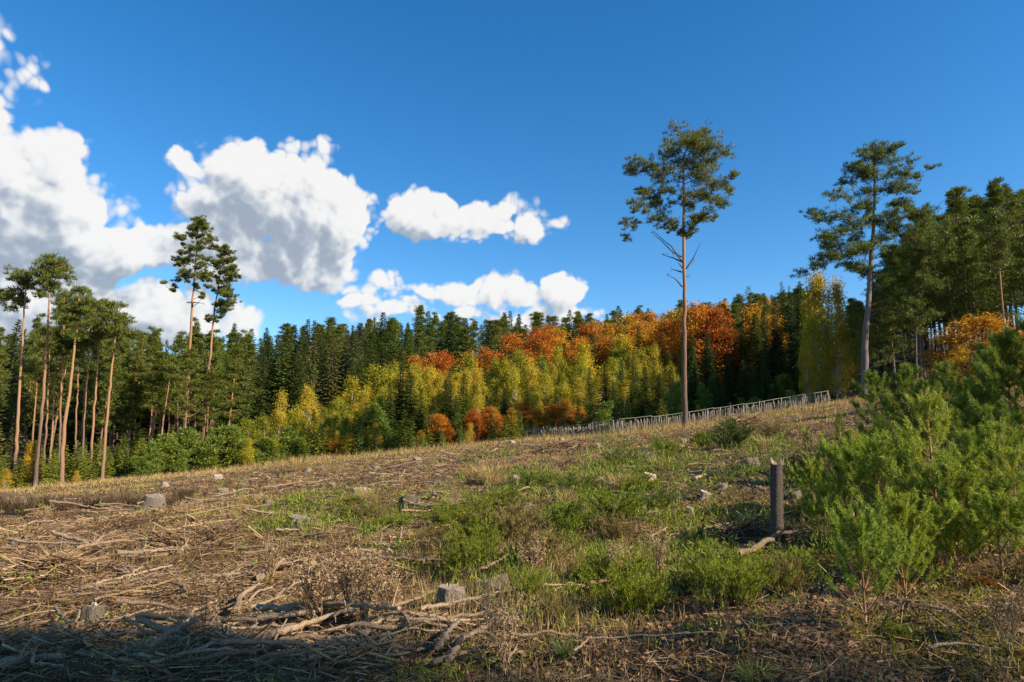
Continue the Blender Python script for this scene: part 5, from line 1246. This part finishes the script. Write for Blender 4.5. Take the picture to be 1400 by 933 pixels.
def weed(seed, H=.9, n=7, mat='dark_twig'):
    rng = np.random.default_rng(seed); mb = MB()
    for k in range(n):
        a = rng.uniform(0, 6.28); l = H * rng.uniform(.6, 1); sp = rng.uniform(.03, .32)
        p = np.stack([np.linspace(0, 1, 5) ** 1.3 * cos(a) * sp * l, np.linspace(0, 1, 5) ** 1.3 * sin(a) * sp * l, np.linspace(-.02, l, 5)], 1) + rng.normal(0, .01, (5, 3))
        mb.tube(p, np.linspace(.0045, .0018, 5), 4, tint=rng.uniform(.2, 1), cap=False)
        for q in range(9):
            s = rng.uniform(.35, 1); b = np.array([np.interp(s, np.linspace(0, 1, 5), p[:, j]) for j in range(3)]); v = rng.normal(0, .5, 3); v[2] = abs(v[2]) + .5; v *= .13 * (1.2 - s) / np.linalg.norm(v)
            mb.tube(np.array([b, b + v, b + v * 1.5 + rng.normal(0, .01, 3)]), [.0022, .0015, .001], 3, tint=rng.uniform(.2, 1), cap=False)
            mb.tri(np.repeat((b + v * 1.5)[None], 5, 0), rng.normal(0, 1, (5, 3)), .018, .012, .8, rng)
    return mb.mesh('weed', M[mat])


WD = [weed(830 + i) for i in range(3)] + [weed(835 + i, mat='twig', n=16, H=.6) for i in range(3)]
for i, (px, row, h, k, lb) in enumerate([(280, 880, 95, 0, 'dark upright weed stalks at the sunlit rim of the shade'), (305, 900, 110, 1, 'taller dark weed stalks before the long sunlit log'), (255, 860, 70, 2, 'thin dark weed behind the slanting branch'), (420, 870, 90, 1, 'brown weed stems over the long sunlit log'),
                                         (430, 860, 110, 3, 'tan branching weed thicket in the dry litter'), (500, 850, 100, 4, 'dense tan weed mass behind the straight pole'), (475, 840, 90, 5, 'tan weed mass with fine twigs'), (530, 855, 80, 3, 'dry weed clump before the flat topped stump'), (690, 925, 100, 4, 'grey brown weed clump at the bottom'), (670, 890, 90, 0, 'dark weed stems behind the bottom weed clump'),
                                         (560, 935, 80, 1, 'shaded weed stems at the bottom'), (1000, 880, 80, 0, 'dark stalks in front of the broad green bush'), (1145, 900, 60, 1, 'thin dead stalks left of the lowest pine'), (845, 800, 60, 5, 'pale dry weed in the green'), (625, 700, 30, 4, 'small dry weed by the low grey stump'), (955, 870, 70, 2, 'dead stalks beside the hollow'), (1380, 900, 90, 4, 'arching dry grass stems at the corner'), (230, 930, 60, 2, 'short weed stems in the shaded log pile'), (900, 790, 60, 4, 'dry stalks at the hollow rim'), (730, 800, 70, 3, 'dry stalks beside the straight pale twig'), (370, 800, 60, 5, 'dry weed behind the split log'), (60, 720, 30, 5, 'brown seed heads in the dark grass belt')]):
    x, y = hit(px, row); s = y / F; hh = .9 if k < 3 else .6
    put_one('dead_weed', WD[k], (x, y, gz1(x, y)), i * 1.1, (h * s / hh * (1.3 if k > 2 else .9),) * 2 + (h * s / hh,), lb, 'weed', 'dead weeds in the clearing')


def brush_pile(px, row, wpx, hpx, n, label, seed, mat='twig'):
    rng = np.random.default_rng(seed); x, y = hit(px, row); s = y / F; w = wpx * s / 2; h = hpx * s; z0 = gz1(x, y)
    mb = MB(); q = rng.normal(0, .42, (n, 2)); px_ = q[:, 0] * w; py_ = q[:, 1] * w * .6
    zz = h * np.exp(-(q ** 2).sum(1) * 2.2) * rng.uniform(.1, 1, n) + gz(x + px_, y + py_) - z0
    a = rng.normal(.1, 1.0, n); l = rng.uniform(.3, 2.0, n) * min(w * .4, .9); d = np.stack([np.cos(a) * l, np.sin(a) * l, rng.normal(0, .3, n) * l], 1)
    C = np.stack([px_, py_, zz], 1); mb.sticks(C - d / 2, C + d / 2, (.002 + .010 * rng.uniform(0, 1, n) ** 3.5) * (1 + y / 22), rng.uniform(0, 1, n), rng=rng)
    rt = tag(ob('brush_pile', None, None, (x, y, z0)), label, 'brush pile', 'brush piles')
    ob('twigs', mb.mesh('brush_pile', M[mat]), rt)['kind'] = 'stuff'


brush_pile(1015, 592, 110, 26, 900, 'heaped grey twigs on the crest right below the fence', 1)
brush_pile(765, 618, 90, 14, 600, 'low brown twig heap below the shaded end of the fence', 2)
brush_pile(262, 722, 60, 14, 500, 'pale twig heap with crossing sticks beyond the tan slash', 3)
brush_pile(300, 905, 280, 24, 1100, 'shaded heap of thin sticks under the logs', 4)
brush_pile(80, 900, 260, 22, 800, 'shaded twig tangle in the near corner', 5)
brush_pile(280, 745, 190, 22, 1100, 'broad tan twig heap under the arched branch', 6)
brush_pile(500, 905, 260, 20, 900, 'tangled dark twigs below the curved pale branch', 7)
brush_pile(60, 790, 200, 26, 1200, 'dense tan twig heap with a dark thick branch', 8)
brush_pile(1010, 745, 130, 32, 700, 'dead needle bare branch pile beside the broken trunk', 9)


# ------------------------------------------------------------------ scattered cover (stuff)
def scatter(n, r0, r1, power, seed, amax=.74):
    rng = np.random.default_rng(seed); u = rng.uniform(0, 1, n); e = 2 - power
    r = (r0 ** e + u * (r1 ** e - r0 ** e)) ** (1 / e) if abs(e) > 1e-6 else r0 * (r1 / r0) ** u
    a = rng.uniform(-amax, amax, n); x = r * np.sin(a); y = r * np.cos(a)
    k = y < edge_y(x) + 3
    return x[k], y[k], r[k], rng


def straw_w(x, y):
    """where dry grass is dense: patches, and a belt along the far edge of the clearing"""
    e = edge_y(x) - y
    belt = ss(e, 22, 3)
    p = ss(vn(x, y, 4.0, 31) + .6 * vn(x, y, 1.3, 32), -.05, .3)
    return np.clip(np.maximum(belt, .75 * p), 0, 1)


# fine twigs and needles of the slash
x, y, r, rng = scatter(125000, 3.4, 70, 2.35, 901); w = field(x, y, SLASH); g = field(x, y, GREEN)
bare = ss(vn(x, y, 3.2, 71) + .6 * vn(x, y, 1.1, 72), .08, .3)
k = rng.uniform(0, 1, len(x)) < np.clip(.30 + w * .8 - g * .28, 0.05, 1) * (1 - .72 * bare); x, y, r = x[k], y[k], r[k]; n = len(x)
a = rng.normal(.15, 1.25, n); l = rng.uniform(.05, .40, n) ** 1.15 * (.9 + r / 22); d = np.stack([np.cos(a) * l, np.sin(a) * l, rng.normal(0, .26, n) * l], 1)
C = np.stack([x, y, gz(x, y) + rng.uniform(0, .10, n) * (.4 + .6 * field(x, y, SLASH))], 1)
mb = MB(); mb.sticks(C - d / 2, C + d / 2, rng.uniform(.0012, .0042, n) * (.7 + r / 9), np.clip(rng.beta(1.15, 1.5, n) + .5 * vn(x, y, 1.6, 40) + .3 * vn(x, y, .5, 41), 0, 1), rng=rng)
tag(ob('twig_litter', mb.mesh('twig_litter', M['twig'])), 'countless fine bleached twigs strewn over the clearing', 'twigs', None, 'stuff')

# leaves, bark flakes, chips
x, y, r, rng = scatter(60000, 3.4, 45, 2.35, 902); n = len(x)
C = np.stack([x, y, gz(x, y) + rng.uniform(0, .03, n)], 1); d = rng.normal(0, 1, (n, 3)); d[:, 2] = rng.uniform(-.1, .6, n)
mb = MB(); mb.leaf(C, d, rng.uniform(.02, .05, n) * (.7 + r / 10), rng.uniform(.015, .03, n) * (.7 + r / 10), rng.beta(1.6, 2.2, n), rng)
tag(ob('leaf_litter', mb.mesh('leaf_litter', M['litter'])), 'brown fallen leaves and bark flakes on the soil', 'leaf litter', None, 'stuff')

# dry grass
x, y, r, rng = scatter(260000, 3.6, 82, 1.6, 903); w = straw_w(x, y); sl_ = field(x, y, SLASH); g = field(x, y, GREEN)
k = rng.uniform(0, 1, len(x)) < np.clip(w * (1 - .55 * sl_ * (edge_y(x) - y > 15)) * (1 - .25 * g) + .12, 0, 1); x, y, r, w = x[k], y[k], r[k], w[k]; n = len(x)
belt = ss(edge_y(x) - y, 18, 2)
h = rng.uniform(.08, .26, n) * (.7 + .5 * w) + belt * rng.uniform(.05, .5, n) * (.35 + ss(vn(x, y, 4, 33), -.2, .3))
d = rng.normal(0, .38, (n, 3)); d[:, 2] = 1
C = np.stack([x, y, gz(x, y) - .01], 1); mb = MB(); mb.tri(C, d, h, (.0028 + .0005 * r) * rng.uniform(.6, 1.4, n), np.clip(rng.uniform(.1, 1, n) + .3 * vn(x, y, 3, 34), 0, 1), rng)
tag(ob('dry_grass', mb.mesh('dry_grass', M['straw'])), 'dry straw coloured grass over the clearing and along its far edge', 'grass', None, 'stuff')

# low green sprigs
x, y, r, rng = scatter(60000, 3.6, 62, 1.95, 904); g = field(x, y, GREEN)
pt = ss(vn(x, y, 1.5, 51) + .6 * vn(x, y, .5, 52) + .3 * vn(x, y, 5, 53), .0, .25)
k = rng.uniform(0, 1, len(x)) < g * (.12 + .88 * pt) + .02; x, y, r = x[k], y[k], r[k]; m = len(x); per = 11
idx = np.repeat(np.arange(m), per); sc_ = (.55 + r / 12)[idx]; n = len(idx)
C = np.stack([x[idx], y[idx], gz(x, y)[idx]], 1) + rng.normal(0, .02, (n, 3)) * sc_[:, None]; C[:, 2] += rng.uniform(0, 1, n) * sc_ * (.04 + .22 * np.clip(vn(x, y, .9, 61) + .3, 0, 1))[idx]
d = rng.normal(0, .7, (n, 3)); d[:, 2] = np.abs(d[:, 2]) + .5
mb = MB(); mb.tri(C, d, rng.uniform(.03, .075, n) * sc_, .010 * sc_, rng.uniform(0, 1, n), rng)
tag(ob('ground_cover', mb.mesh('ground_cover', M['heath_patchy'])), 'low green sprigs covering the middle of the clearing', 'ground cover', None, 'stuff')

# moss
x, y, r, rng = scatter(50000, 3.6, 40, 2.1, 905); g = field(x, y, MOSS)
k = rng.uniform(0, 1, len(x)) < g; x, y, r = x[k], y[k], r[k]; m = len(x); per = 6
idx = np.repeat(np.arange(m), per); n = len(idx); sc_ = (.6 + r / 10)[idx]
C = np.stack([x[idx], y[idx], gz(x, y)[idx]], 1) + rng.normal(0, .02, (n, 3)) * sc_[:, None]; d = rng.normal(0, .8, (n, 3)); d[:, 2] = np.abs(d[:, 2]) + .4
mb = MB(); mb.tri(C, d, .028 * sc_, .009 * sc_, rng.uniform(0, 1, n), rng)
tag(ob('moss', mb.mesh('moss', M['moss'])), 'yellow green and amber moss carpet near the young pines', 'moss', None, 'stuff')

# dark understorey of the woods: ferny brush that closes the view between the stems
rng = np.random.default_rng(950); n = 60000
pa = rng.uniform(-300, 1700, n); Y = rng.uniform(74, 150, n); x = (pa - 700) / F * Y
C = np.stack([x, Y, gz(x, Y)], 1); C[:, 2] += rng.uniform(0, 1.6, n) ** 1.5; d = rng.normal(0, .7, (n, 3)); d[:, 2] = np.abs(d[:, 2])
mb = MB(); mb.tri(C, d, rng.uniform(.3, .7, n), .16, rng.uniform(0, 1, n), rng)
tag(ob('undergrowth', mb.mesh('undergrowth', M['spruce_dark'])), 'dark undergrowth on the forest floor between the trunks', 'undergrowth', None, 'stuff')
